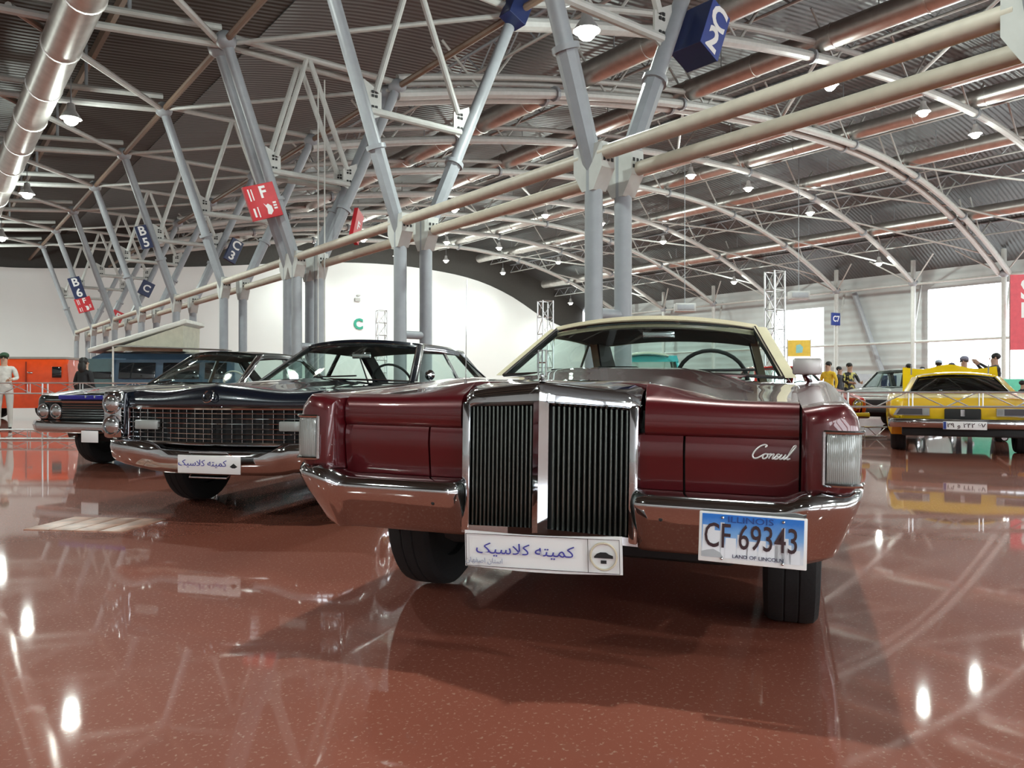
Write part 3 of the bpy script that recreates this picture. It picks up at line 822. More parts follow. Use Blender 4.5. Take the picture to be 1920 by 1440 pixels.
    def vy(a): return .045+.085*(a/.31)
    gxs = [-.316, -.312, -.30, -.27, -.2, -.12, -.05, -.012, -.004, 0, .004, .012, .05, .12, .2, .27, .30, .312, .316]
    for x in gxs:
        a = abs(x); y = vy(a); zb = .893-.016*(a/.31)-.03*sstep(.285, .316, a)*.4; zt = .966-.034*(a/.31)-.025*sstep(.285, .316, a); dy = .02*sstep(.295, .316, a)
        if a < .02: y -= .008*(1-a/.02)
        rows.append([(x, y+.045, zb+.004), (x, y+.004, zb), (x, y-.005+dy, zb+.008), (x, y-.0035+dy, lerp(zb, zt, .4)), (x, y+.001+dy, zt-.014), (x, y+.009+dy, zt-.004), (x, y+.025, zt), (x, .20, max(zt, lerp(zt, .985, .35))), (x, .34, P['zt'](.34)-.008+bul(x, .34)+.003)])
    m = MB(); m.sheet(rows, (0, .004, -.004)); m.build('grille_cap', CHROME, car, smooth=40)
    for s in (-1, 1):
        m = MB(); m.bbox((s*.300, .165, .66), (.032, .09, .46), .008); m.build('grille_side', CHROME, car)
        m = MB(); m.hexa([(0, vy(0), .475), (s*.316, vy(.31), .450), (s*.316, vy(.31), .422), (0, vy(0), .447)], (0, .05, 0)); m.build('grille_sill', CHROME, car, smooth=0)
        m = MB(); m.hexa([(s*.01, vy(0)+.06, .46), (s*.29, vy(.3)+.06, .44), (s*.29, vy(.3)+.06, .89), (s*.01, vy(0)+.06, .89)], (0, .02, 0)); m.build('grille_backing', BLACK, car, smooth=0)
    m = MB(); m.prism([(-.027, vy(.03)+.0, .455), (0, vy(0)-.016, .462), (.027, vy(.03)+.0, .455), (.02, vy(0)+.05, .455), (-.02, vy(0)+.05, .455)], (0, 0, .44)); m.build('grille_ridge', CHROME, car, smooth=0)
    GBAR = mat('grille_bar_metal', (.13, .14, .13), .35, .85)
    m = MB(); m.bbox((0, .02, .675), (.0065, .045, .42), .002); b0 = m.build('grille_bar', GBAR, car)
    first = True
    for s in (-1, 1):
        for i in range(15):
            x = .040+.0168*i; lo = (s*x, vy(x)+.012, -.012*(x/.3))
            if first: b0.location = lo; first = False
            else: inst(b0, parent=car, loc=lo)
    # stand-up ornament
    m = MB(); m.lathe([(.012, 0), (.010, .008), (.006, .014), (.006, .022), (.001, .024)], (0, .058, .964), n=12)
    orn = m.build('hood_ornament', CHROME, car)
    m = MB(); z0 = .985
    m.tube([(-.0135, .058, z0), (-.0135, .058, z0+.085), (.0135, .058, z0+.085), (.0135, .058, z0)], .0028, 6, closed=True)
    m.tube([(0, .058, z0), (0, .058, z0+.085)], .0025, 6); m.tube([(-.0135, .058, z0+.043), (.0135, .058, z0+.043)], .0022, 6)
    m.build('ornament_frame', CHROME, orn)
    # cabin
    G = dict(A=(.765, 1.74, 1.005), T=(.60, 2.25, 1.318), U=(.57, 3.35, 1.30), C=(.62, 4.0, .99), bow=.17, crown=.05, sail=(3.50, 3.05), arc=.015, pw=.075)
    greenhouse(car, G, vinyl, vinyl)
    decks(car, paint, P, 4.08, 5.38, 'trunk_lid')
    m = MB(); m.box((0, 5.40, .70), (1.6, .04, .34)); m.build('tail_panel', paint, car)
    m = MB(); m.bbox((0, 5.50, .52), (1.98, .14, .18), .05); m.build('rear_bumper', CHROME, car)
    for s in (-1, 1):
        m = MB(); m.bbox((s*.80, 5.44, .73), (.3, .05, .2), .02); m.build('tail_lamp', mat('red_lens', (.5, .01, .01), .2, coat=.8), car)
    m = MB(); m.bbox((0, 2.9, .36), (1.25, 4.6, .18), .05); m.build('chassis', BLACK, car)
    interior(car, 1.75, 4.0, .70, 1.0, .36, 2.2, .985)
    m = MB(); m.bbox((.05, 2.20, 1.265), (.19, .02, .055), .01); m.build('inner_mirror', CHROME, car)
    m = MB(); m.bbox((-.35, 2.95, 1.02), (.34, .1, .14), .04); m.build('headrest', BLACK, car)
    # radio antenna
    m = MB(); m.tube([(-.68, 1.0, .93), (-.68, 1.0, 1.455)], .0022, 6); m.tube([(-.68, 1.0, .93), (-.68, 1.0, .97)], .008, 8); m.build('antenna', CHROME, car)
    # script badge on the headlamp door
    def pen(pts, r=.0022):
        q = []
        for i in range(len(pts)-1):
            for k in range(6):
                t = k/6
                p0 = pts[max(i-1, 0)]; p1 = pts[i]; p2 = pts[i+1]; p3 = pts[min(i+2, len(pts)-1)]
                q.append(tuple(.5*((2*b)+(-a+c)*t+(2*a-5*b+4*c-d)*t*t+(-a+3*b-3*c+d)*t**3) for a, b, c, d in zip(p0, p1, p2, p3)))
        q.append(pts[-1]); return q
    m = MB()
    strokes = [[(.20, .80), (.22, .92), (.16, .98), (.08, .85), (.02, .55), (.01, .25), (.06, .05), (.13, .05), (.20, .2), (.24, .32)],
               [(.30, .36), (.25, .33), (.235, .18), (.26, .04), (.31, .05), (.335, .2), (.31, .34), (.35, .33)], [(.35, .33), (.39, .36), (.385, .2), (.38, .04)],
               [(.383, .18), (.41, .33), (.445, .36), (.455, .28), (.45, .12), (.46, .04), (.49, .08), (.53, .30)], [(.575, .30), (.555, .36), (.525, .33), (.53, .24), (.565, .16), (.56, .06), (.52, .03), (.49, .08)],
               [(.56, .05), (.60, .2), (.62, .36), (.605, .15), (.62, .04), (.655, .06), (.685, .2), (.70, .36), (.69, .15), (.70, .04), (.73, .08), (.78, .4), (.83, .85), (.82, .98), (.785, .9), (.765, .5), (.76, .15), (.78, .03), (.83, .1)]]
    for st in strokes:
        q = pen([(a, b) for a, b in st])
        m.tube([(.668+.140*(a+.14*b), .1435, .730+.046*b) for a, b in q], .0027, 6)
    b = m.build('script_badge', mat('bright_badge', (.85, .85, .85), .3, .3), car); b['label'] = 'chrome script reading Consul'
    # licence plate
    lp = thing('license_plate', '', '', (.681, -.004, .5005), 0); del lp['category']; lp.parent = car; lp.rotation_euler = (R(-4), R(.6), 0)
    lp['label'] = 'blue and white plate reading CF 69343'
    pm = bpy.data.materials.new('skyline_plate'); pm.use_nodes = True
    nt = pm.node_tree; N = nt.nodes; L = nt.links; bs = N['Principled BSDF']
    tc = N.new('ShaderNodeTexCoord'); sp = N.new('ShaderNodeSeparateXYZ'); L.new(tc.outputs['Object'], sp.inputs[0])
    nz = N.new('ShaderNodeTexNoise'); nz.inputs['Scale'].default_value = 30; L.new(tc.outputs['Object'], nz.inputs['Vector'])
    ad = N.new('ShaderNodeMath'); ad.operation = 'MULTIPLY_ADD'; ad.inputs[1].default_value = .035; L.new(nz.outputs['Fac'], ad.inputs[0]); L.new(sp.outputs['Z'], ad.inputs[2])
    mr = N.new('ShaderNodeMapRange'); mr.inputs[1].default_value = -.02; mr.inputs[2].default_value = .075; L.new(ad.outputs[0], mr.inputs[0])
    cr = N.new('ShaderNodeValToRGB'); e = cr.color_ramp.elements
    e[0].position = 0; e[0].color = (.72, .74, .80, 1); e[1].position = 1; e[1].color = (.015, .17, .62, 1)
    e2 = cr.color_ramp.elements.new(.45); e2.color = (.20, .42, .78, 1)
    L.new(mr.outputs[0], cr.inputs['Fac']); L.new(cr.outputs['Color'], bs.inputs['Base Color']); bs.inputs['Roughness'].default_value = .35
    m = MB(); m.bbox((0, 0, 0), (.308, .006, .150), .0028); m.build('plate_board', PLATEW, lp)
    m = MB(); m.box((0, -.0032, .004), (.290, .002, .130)); m.build('plate_print', pm, lp, smooth=0)
    m = MB()
    for x, z0, z1, wd in ((-.125, -.06, .035, .035), (-.098, -.06, .02, .02), (-.085, -.06, .045, .012), (-.06, -.06, .0, .03), (-.035, -.06, .012, .012), (-.02, -.06, .002, .02), (.0, -.06, -.005, .03), (.03, -.06, .0, .02), (.06, -.06, -.01, .03), (.088, -.06, .042, .010), (.088, -.06, .012, .03), (.088, -.06, -.006, .046), (.12, -.06, -.02, .03)):
        m.box((x, -.0040, (z0+z1)/2), (wd, .001, z1-z0))
    m.build('skyline', mat('skyline_white', (.78, .80, .86), .4), lp, smooth=0)
    m = MB(); m.prism([(-.145, -.0048, -.06), (-.08, -.0048, -.06), (-.09, -.0048, -.045), (-.11, -.0048, -.036), (-.13, -.0048, -.04), (-.145, -.0048, -.045)], (0, .001, 0)); m.build('portrait_patch', mat('grey_print', (.42, .44, .47), .5), lp, smooth=0)
    text('ILLINOIS', .026, 'lettering', mat('blue_letters', (.01, .05, .25), .4), lp, (-.005, -.0055, .055), sx=1.35)
    text('CF 69343', .104, 'lettering', INK, lp, (-.004, -.0062, .002), sx=.66, bold=.0004)
    text('LAND OF LINCOLN', .015, 'lettering', mat('navy_letters', (.01, .015, .08), .4), lp, (.018, -.0055, -.053), sx=1.1)
    for x in (-.085, .088):
        for z in (.06, -.062):
            m = MB(); m.lathe([(.005, 0), (.004, -.004), (.0005, -.005)], (x, -.005, z), 'y', 10); m.build('plate_screw', CHROME, lp)
    # paper plate under the grille
    sg = thing('paper_plate', '', '', (.030, -.022, .410), 0); del sg['category']; sg.parent = car; sg.rotation_euler = (0, R(-2.0), 0)
    sg['label'] = 'white paper plate with Persian lettering'
    m = MB(); m.sheet([[(x, -.006*math.sin((x+.27)/.54*3.14), z-.004*math.cos(x*9)) for z in (-.060, -.03, 0, .03, .060)] for x in frange(-.267, .267, 14)], (0, .003, 0)); m.build('paper_sheet', PLATEW, sg)
    m = MB()
    for x0, x1, z0, z1 in ((-.260, .260, .0525, .0535), (-.260, .260, -.0535, -.0525), (-.260, -.259, -.053, .053), (.259, .260, -.053, .053), (.158, .159, -.053, .053)):
        m.box(((x0+x1)/2, -.009, (z0+z1)/2), (x1-x0, .004, z1-z0))
    m.build('printed_frame', INK, sg, smooth=0)
    w1 = '\uFEEA\uFE98\uFBFF\uFEE4\uFB90'; w2 = '\uFB8F\uFBFF\uFEB3\uFEFC\uFB90'
    text(w2+' '+w1, .050, 'lettering', INKB, sg, (-.055, -.0115, .006), sx=1.2)
    text('\uFEE5\uFE8E\uFEEC\uFED4\uFEBB\uFE8D \uFEE5\uFE8E\uFE98\uFEB3\uFE8D', .023, 'lettering', mat('grey_ink', (.35, .38, .5), .5), sg, (-.195, -.0115, -.034))
    m = MB(); m.tube([(.209+.042*math.cos(a), -.0095, .042*math.sin(a)) for a in [2*math.pi*i/32 for i in range(32)]], .0032, 6, closed=True); m.build('round_emblem', mat('pale_gold', (.62, .55, .42), .5), sg)
    m = MB(); m.prism([(.209+x, -.012, z) for x, z in ((-.03, .0), (-.022, .008), (-.01, .013), (.008, .013), (.018, .007), (.03, .003), (.03, -.005), (-.03, -.005))], (0, .003, 0)); m.box((.209, -.0105, -.017), (.018, .003, .010)); m.build('emblem_car', BLACK, sg, smooth=0)
    return car
burgundy_coupe()
# ------------------------------------------------------------------ black sedan with stacked headlamps
def lens_round(car, x, y, z, r, nm='headlamp'):
    m = MB(); m.lathe([(.001, -.022), (r*.5, -.018), (r*.8, -.008), (r*.9, 0)], (x, y, z), 'y', 20); o = m.build(nm, mat('headlamp_glass', (.50, .52, .53), .10, .85, coat=1), car)
    m = MB(); m.lathe([(r*.88, .0), (r*.92, -.014), (r*1.05, -.012), (r*1.12, .01), (r*1.1, .05)], (x, y, z), 'y', 20); m.build('headlamp_ring', CHROME, o)
    return o
def base_car(car, paint, P, WY, WR, hubx, under=True):
    body_sides(car, paint, P)
    for s in (-1, 1):
        for y in WY: wheel(car, s*hubx, y, WR, s)
    m = MB(); m.bbox((0, P['L']/2+.1, .38), ((hubx-.15)*2, P['L']-1.0, .2), .05); m.build('chassis', BLACK, car)
def rear_end(car, paint, P, y):
    xi = P['xi'](P['L'])
    m = MB(); m.box((0, P['L']-.01, .70), (xi*2+.02, .04, .36)); m.build('tail_panel', paint, car)
    m = MB(); m.bbox((0, P['L']+.10, .50), (1.9, .14, .16), .05); m.build('rear_bumper', CHROME, car)
    decks(car, paint, P, y, P['L']-.02, 'trunk_lid')

def black_sedan():
    paint = mat('midnight_paint', (.006, .009, .018), .22, .3, coat=1, var=.1, crough=.02)
    L0 = (-2.11, 5.42)
    car = car_thing('sedan', 'midnight black sedan with wide egg-crate grille and stacked headlamps', L0, R(-15.5))
    WY = (.93, 4.2)
    P = dict(L=5.60, y0=.10, wheels=WY, rad=.41, zc=.35, fr=.04,
             hw=lambda y: spl(y, [(.1, .985), (.6, 1.0), (4, 1.0), (5.6, .93)]),
             xi=lambda y: spl(y, [(.1, .80), (1.7, .80), (3.6, .80), (5.6, .78)]),
             zt=lambda y: spl(y, [(.1, .925), (.6, .95), (1.6, .985), (3.6, .985), (4.6, .96), (5.6, .90)]),
             base=lambda y: interp(y, [(.1, .58), (.42, .58), (.5, .28), (4.9, .28), (5.2, .45), (5.6, .5)]))
    base_car(car, paint, P, WY, .365, .82)
    def vy(a): return -.02+.11*(a/.8)**1.3
    # hood with its steep front face
    xs = frange(-.796, .796, 33); rows = []
    def hz(x, y): return P['zt'](max(y, .12))-.006+.045*(1-sstep(.05, .55, abs(x)))*spl(y, [(0, .9), (1.7, 1.0)])+.012*math.exp(-(x/.05)**2)
    for f in (0, .15, .5, .85, 1.0):
        rows.append([(x, vy(abs(x))-.012*math.sin(f*3.14)+.05*f*f, lerp(.805, hz(x, .1)-.012, f)) for x in xs])
    for y in frange(.14, 1.66, 18): rows.append([(x, y+max(0, .09-vy(abs(x)))*-0, hz(x, y)) for x in xs])
    m = MB(); m.sheet(rows, (0, 0.01, -.01)); m.build('hood', paint, car, smooth=45)
    # grille
    def strip(z, r, nm, mt=CHROME, w_=.79):
        m = MB(); m.tube([(x, vy(abs(x))+.005, z) for x in frange(-w_, w_, 21)], r, 6); return m.build(nm, mt, car)
    m = MB(); m.sheet([[(x, vy(abs(x))+.07, z) for z in (.54, .81)] for x in frange(-.79, .79, 17)], (0, .02, 0)); m.build('grille_backing', BLACK, car)
    strip(.800, .014, 'grille_header'); strip(.548, .014, 'grille_sill')
    for i in range(6): strip(.583+.036*i, .0045, 'grille_bar')
    for i in range(21):
        x = -.76+.076*i
        m = MB(); m.box((x, vy(abs(x))+.03, .675), (.004, .04, .24)); m.build('grille_fin', CHROME, car, smooth=0)
    for s in (-1, 1):
        m = MB(); m.tube([(s*.795, vy(.79)+.005, .545), (s*.795, vy(.79)+.005, .805)], .010, 6); m.build('grille_side', CHROME, car)
        m = MB(); m.bbox((s*.60, vy(.6)+.0, .675), (.20, .04, .07), .01); m.build('parking_lamp', LENS, car)
        # stacked headlamps in a chrome pod
        m = MB(); m.bbox((s*.90, .062, .745), (.165, .05, .35), .03); m.build('lamp_pod', CHROME, car)
        for z in (.825, .665): lens_round(car, s*.90, .035, z, .072)
        # bumper half
        secs = []
        for x, dy, zt, zb in ((0, 0, .50, .33), (.25, .01, .50, .33), (.45, .02, .51, .33), (.55, .0, .545, .34), (.62, -.04, .56, .36), (.80, -.03, .565, .38), (.93, .02, .565, .40), (.99, .09, .56, .42), (1.02, .25, .555, .44), (1.02, .55, .54, .46)):
            y0 = vy(min(x, .8))-.05+dy
            secs.append([(s*x, y0+.10, zt), (s*x, y0+.03, zt+.004), (s*x, y0, zt-.015), (s*x, y0-.01, lerp(zt, zb, .35)), (s*x, y0+.015, zb+.03), (s*x, y0+.05, zb), (s*x, y0+.12, zb)])
        m = MB(); m.loft(secs, True, True); m.build('bumper', CHROME, car, smooth=45)
    # wreath badge
    m = MB(); m.tube([(.042*math.cos(a), -.052+.02*math.sin(a), .885+.042*math.sin(a)) for a in [R(115)+R(310)*i/24 for i in range(25)]], .006, 6); b = m.build('badge', CHROME, car); b['label'] = 'chrome wreath badge'
    m = MB(); m.prism([(-.018, -.05, .90), (.018, -.05, .90), (.014, -.055, .875), (0, -.058, .862), (-.014, -.055, .875)], (0, .006, 0)); m.build('badge_shield', CHROME, b)
    # paper plate in a wire holder
    lp = thing('paper_plate', '', '', (.06, -.125, .415), 0); del lp['category']; lp.parent = car; lp['label'] = 'white paper plate with blue script'
    m = MB(); m.bbox((0, 0, 0), (.50, .01, .125), .003); m.build('paper_sheet', PLATEW, lp)
    text('\uFB8F\uFBFF\uFEB3\uFEFC\uFB90 \uFEEA\uFE98\uFBFF\uFEE4\uFB90', .06, 'lettering', INKB, lp, (-.05, -.007, .008), sx=1.15)
    m = MB(); m.prism([(.17, -.007, -.01), (.20, -.007, .012), (.23, -.007, -.01), (.21, -.007, -.02), (.19, -.007, -.02)], (0, .003, 0)); m.build('emblem_mark', BLACK, lp, smooth=0)
    m = MB(); m.tube([(-.16, .03, .06), (-.15, -.01, .085), (.15, -.01, .085), (.16, .03, .06)], .005, 6); m.tube([(-.16, .03, -.06), (-.15, -.01, -.09), (.15, -.01, -.09), (.16, .03, -.06)], .005, 6); m.build('plate_holder', CHROME, lp)
    G = dict(A=(.775, 1.72, 1.0), T=(.60, 2.32, 1.375), U=(.60, 3.65, 1.36), C=(.70, 4.35, .99), bow=.2, crown=.04, sail=(4.1, 3.45), yb=2.95, arc=.012, pw=.05)
    greenhouse(car, G, paint, paint)
    m = MB(); m.box((0, 1.71, .975), (1.58, .14, .03)); m.build('cowl', DARK, car)
    interior(car, 1.76, 4.2, .70, .99, .38, 2.2, .99)
    m = MB(); m.bbox((.05, 2.2, 1.26), (.2, .02, .06), .012); m.build('inner_mirror', CHROME, car)
    m = MB(); m.tube([(-.1, 1.55, 1.04), (.35, 1.50, 1.05)], .008, 6); m.build('wiper', CHROME, car)
    m = MB(); m.lathe([(.001, -.03), (.03, -.02), (.05, .01), (.03, .04), (.001, .045)], (.86, 1.95, 1.06), 'y', 14); mi = m.build('door_mirror', CHROME, car)
    m = MB(); m.tube([(.86, 1.95, 1.03), (.88, 1.97, .97)], .010, 6); m.build('mirror_arm', CHROME, mi)
    rear_end(car, paint, P, 4.42)
black_sedan()

# ------------------------------------------------------------------ dark saloon with twin round headlamps
def twin_lamp_saloon():
    paint = mat('black_green_paint', (.007, .010, .010), .22, .2, coat=1, crough=.03)
    car = car_thing('saloon', 'black saloon with paired round headlamps and blue hood strip, beside the black sedan', (-4.68, 8.65), R(-18))
    WY = (.82, 3.7)
    P = dict(L=5.2, y0=.08, wheels=WY, rad=.38, zc=.34, fr=.05,
             hw=lambda y: spl(y, [(.08, .93), (.6, .95), (4, .95), (5.2, .88)]),
             xi=lambda y: spl(y, [(.08, .74), (1.5, .76), (5.2, .74)]),
             zt=lambda y: spl(y, [(.08, .86), (.6, .92), (1.5, .98), (3.5, .98), (5.2, .88)]),
             base=lambda y: interp(y, [(.08, .56), (.38, .52), (.44, .28), (4.4, .28), (5.2, .45)]))
    base_car(car, paint, P, WY, .345, .76)
    rows = []
    xs = frange(-.735, .735, 25)
    hz = lambda x, y: P['zt'](max(y, .1))-.006+.035*(1-sstep(.1, .6, abs(x)))
    for f in (0, .5, 1): rows.append([(x, -.01+.04*f*f, lerp(.80, hz(x, .1)-.01, f)) for x in xs])
    for y in frange(.1, 1.46, 14): rows.append([(x, y, hz(x, y)) for x in xs])
    m = MB(); m.sheet(rows, (0, .01, -.01)); m.build('hood', paint, car, smooth=45)
    m = MB(); m.bbox((-.05, -.024, .835), (.95, .012, .05), .004); st = m.build('hood_strip', mat('royal_blue', (.02, .02, .25), .3), car)
    for i, ch in enumerate('|||'):
        m = MB(); m.box((-.12+.13*i, -.034, .842), (.018, .008, .026)); m.build('strip_letter', CHROME, st, smooth=0)
    m = MB(); m.box((0, .04, .69), (1.5, .02, .22)); m.build('grille_backing', BLACK, car)
    for i in range(7):
        m = MB(); m.tube([(-.5, -.0, .605+.028*i), (.5, -.0, .605+.028*i)], .005, 6); m.build('grille_bar', CHROME, car)
    m = MB(); m.tube([(-.74, -.01, .79), (.74, -.01, .79)], .012, 6); m.build('grille_header', CHROME, car)
    for s in (-1, 1):
        for x in (.60, .79): lens_round(car, s*x, .01, .675, .082)
        secs = []
        for x, dy, zt, zb in ((0, 0, .57, .43), (.5, .0, .57, .43), (.8, .02, .575, .43), (.93, .08, .575, .44), (.985, .2, .57, .45), (.99, .45, .56, .46)):
            secs.append([(s*x, dy-.02, zt), (s*x, dy-.08, zt-.01), (s*x, dy-.10, zt-.05), (s*x, dy-.08, zb+.02), (s*x, dy-.04, zb), (s*x, dy+.02, zb)])
        m = MB(); m.loft(secs); m.build('bumper', CHROME, car, smooth=45)
    m = MB(); m.bbox((.02, -.11, .40), (.24, .008, .13), .003); pl = m.build('paper_plate', PLATEW, car)
    G = dict(A=(.72, 1.52, .99), T=(.56, 2.15, 1.40), U=(.56, 3.3, 1.39), C=(.64, 3.95, .98), bow=.2, crown=.045, sail=(3.75, 3.2), yb=2.7, pw=.045)
    greenhouse(car, G, paint, CHROME)
    interior(car, 1.56, 3.8, .64, .98, .34, 2.0, .99, mat('tan_seat', (.16, .11, .08), .6), mat('ivory_wheel', (.65, .62, .55), .4))
    m = MB(); m.tube([(-.55, 1.36, 1.0), (-.15, 1.34, 1.035)], .01, 6); m.build('wiper', CHROME, car)
    rear_end(car, paint, P, 4.02)
twin_lamp_saloon()

# ------------------------------------------------------------------ plain display cars behind
def display_car(name, label, loc, th, paint, zroof=1.35, roofm=None, L=4.4, hw_=.86, lower=None):
    car = car_thing(name, label, loc, th)
    WY = (.80, 3.3)
    P = dict(L=L, y0=.08, wheels=WY, rad=.36, zc=.32, fr=.06, hw=lambda y: spl(y, [(.08, hw_-.03), (.6, hw_), (3.4, hw_), (L, hw_-.05)]),
             xi=lambda y: hw_-.18, zt=lambda y: spl(y, [(.08, .76), (.6, .84), (1.4, .93), (3.2, .94), (L, .84)]),
             base=lambda y: interp(y, [(.08, .44), (.4, .40), (.46, .24), (3.7, .24), (L, .42)]))
    base_car(car, paint, P, WY, .32, hw_-.14)
    decks(car, paint, P, .06, 1.42, 'hood')
    m = MB(); m.bbox((0, .06, .63), (hw_*2-.38, .06, .22), .02); m.build('nose_panel', paint, car)
    m = MB(); m.bbox((0, .02, .62), (hw_*1.1, .03, .12), .01); m.build('grille', BLACK, car)
    for s in (-1, 1): lens_round(car, s*(hw_-.2), .02, .65, .085)
    m = MB(); m.bbox((0, -.0, .45), (hw_*2, .12, .12), .04); m.build('bumper', lower or CHROME, car)
    G = dict(A=(hw_-.17, 1.45, .95), T=(hw_-.32, 2.0, zroof), U=(hw_-.32, 2.9, zroof), C=(hw_-.22, 3.5, .94), bow=.15, crown=.04, sail=(3.3, 2.75), yb=2.4, pw=.05)
    greenhouse(car, G, roofm or paint, roofm or paint)
    interior(car, 1.5, 3.4, hw_-.24, .93, .3, 1.9, .9)
    rear_end(car, paint, P, 3.56)
    return car
display_car('display_car', 'bright red car end showing beside the burgundy fender', (5.56, 13.8), R(0), mat('signal_red_paint', (.55, .02, .012), .3, coat=1))
display_car('display_car', 'pale silver car with black nose behind the rail', (7.95, 17.1), R(-45), mat('silver_white_paint', (.60, .62, .60), .3, .3, coat=1), lower=BLACK)

def turquoise_pickup():
    paint = mat('turquoise_paint', (.05, .42, .45), .35, coat=.8)
    cream = mat('cream_paint', (.60, .62, .50), .4, coat=.6)
    car = car_thing('pickup', 'old turquoise pickup with rounded pale roof, seen through the coupe windshield', (2.75, 15.3), R(-8), cat='truck')
    WY = (.85, 3.4)
    P = dict(L=4.8, y0=.1, wheels=WY, rad=.44, zc=.40, fr=.12, hw=lambda y: spl(y, [(.1, .80), (.85, .90), (1.6, .84), (3.4, .88), (4.8, .82)]), xi=lambda y: .50,
             zt=lambda y: spl(y, [(.1, .95), (.85, 1.05), (1.5, 1.12), (2.8, 1.10), (4.8, 1.0)]), base=lambda y: interp(y, [(.1, .55), (.3, .5), (.4, .36), (3.9, .36), (4.8, .5)]))
    base_car(car, paint, P, WY, .37, .74)
    decks(car, paint, P, .06, 1.5, 'hood', lambda x, y: .14*math.cos(x/.5*1.3)**1.0)
    m = MB(); m.bbox((0, .1, .78), (.95, .06, .4), .05); m.build('grille', CHROME, car)
    for s in (-1, 1): lens_round(car, s*.66, .06, .82, .1)
    m = MB(); m.bbox((0, -.02, .5), (1.7, .1, .14), .04); m.build('bumper', CHROME, car)
    G = dict(A=(.70, 1.55, 1.14), T=(.62, 1.95, 1.62), U=(.62, 2.7, 1.62), C=(.70, 2.9, 1.12), bow=.15, crown=.12, rbow=.05, sail=(2.75, 2.6), pw=.09, arc=.03)
    greenhouse(car, G, cream, paint)
    m = MB(); m.hexa([(-.70, 1.86, 1.52), (.70, 1.86, 1.52), (.66, 1.90, 1.66), (-.66, 1.90, 1.66)], (0, .05, 0)); m.build('visor', paint, car, smooth=0)
    for x0, sx, y0, sy in ((0, 1.6, 2.98, .05), (0, 1.6, 4.75, .05)):
        m = MB(); m.box((x0, y0, .85), (sx, sy, .5)); m.build('bed_panel', paint, car)
    m = MB(); m.box((0, 3.85, .62), (1.05, 1.8, .05)); m.build('bed_floor', paint, car)
    interior(car, 1.6, 2.8, .62, 1.1, .3, 1.95, 1.1)
turquoise_pickup()

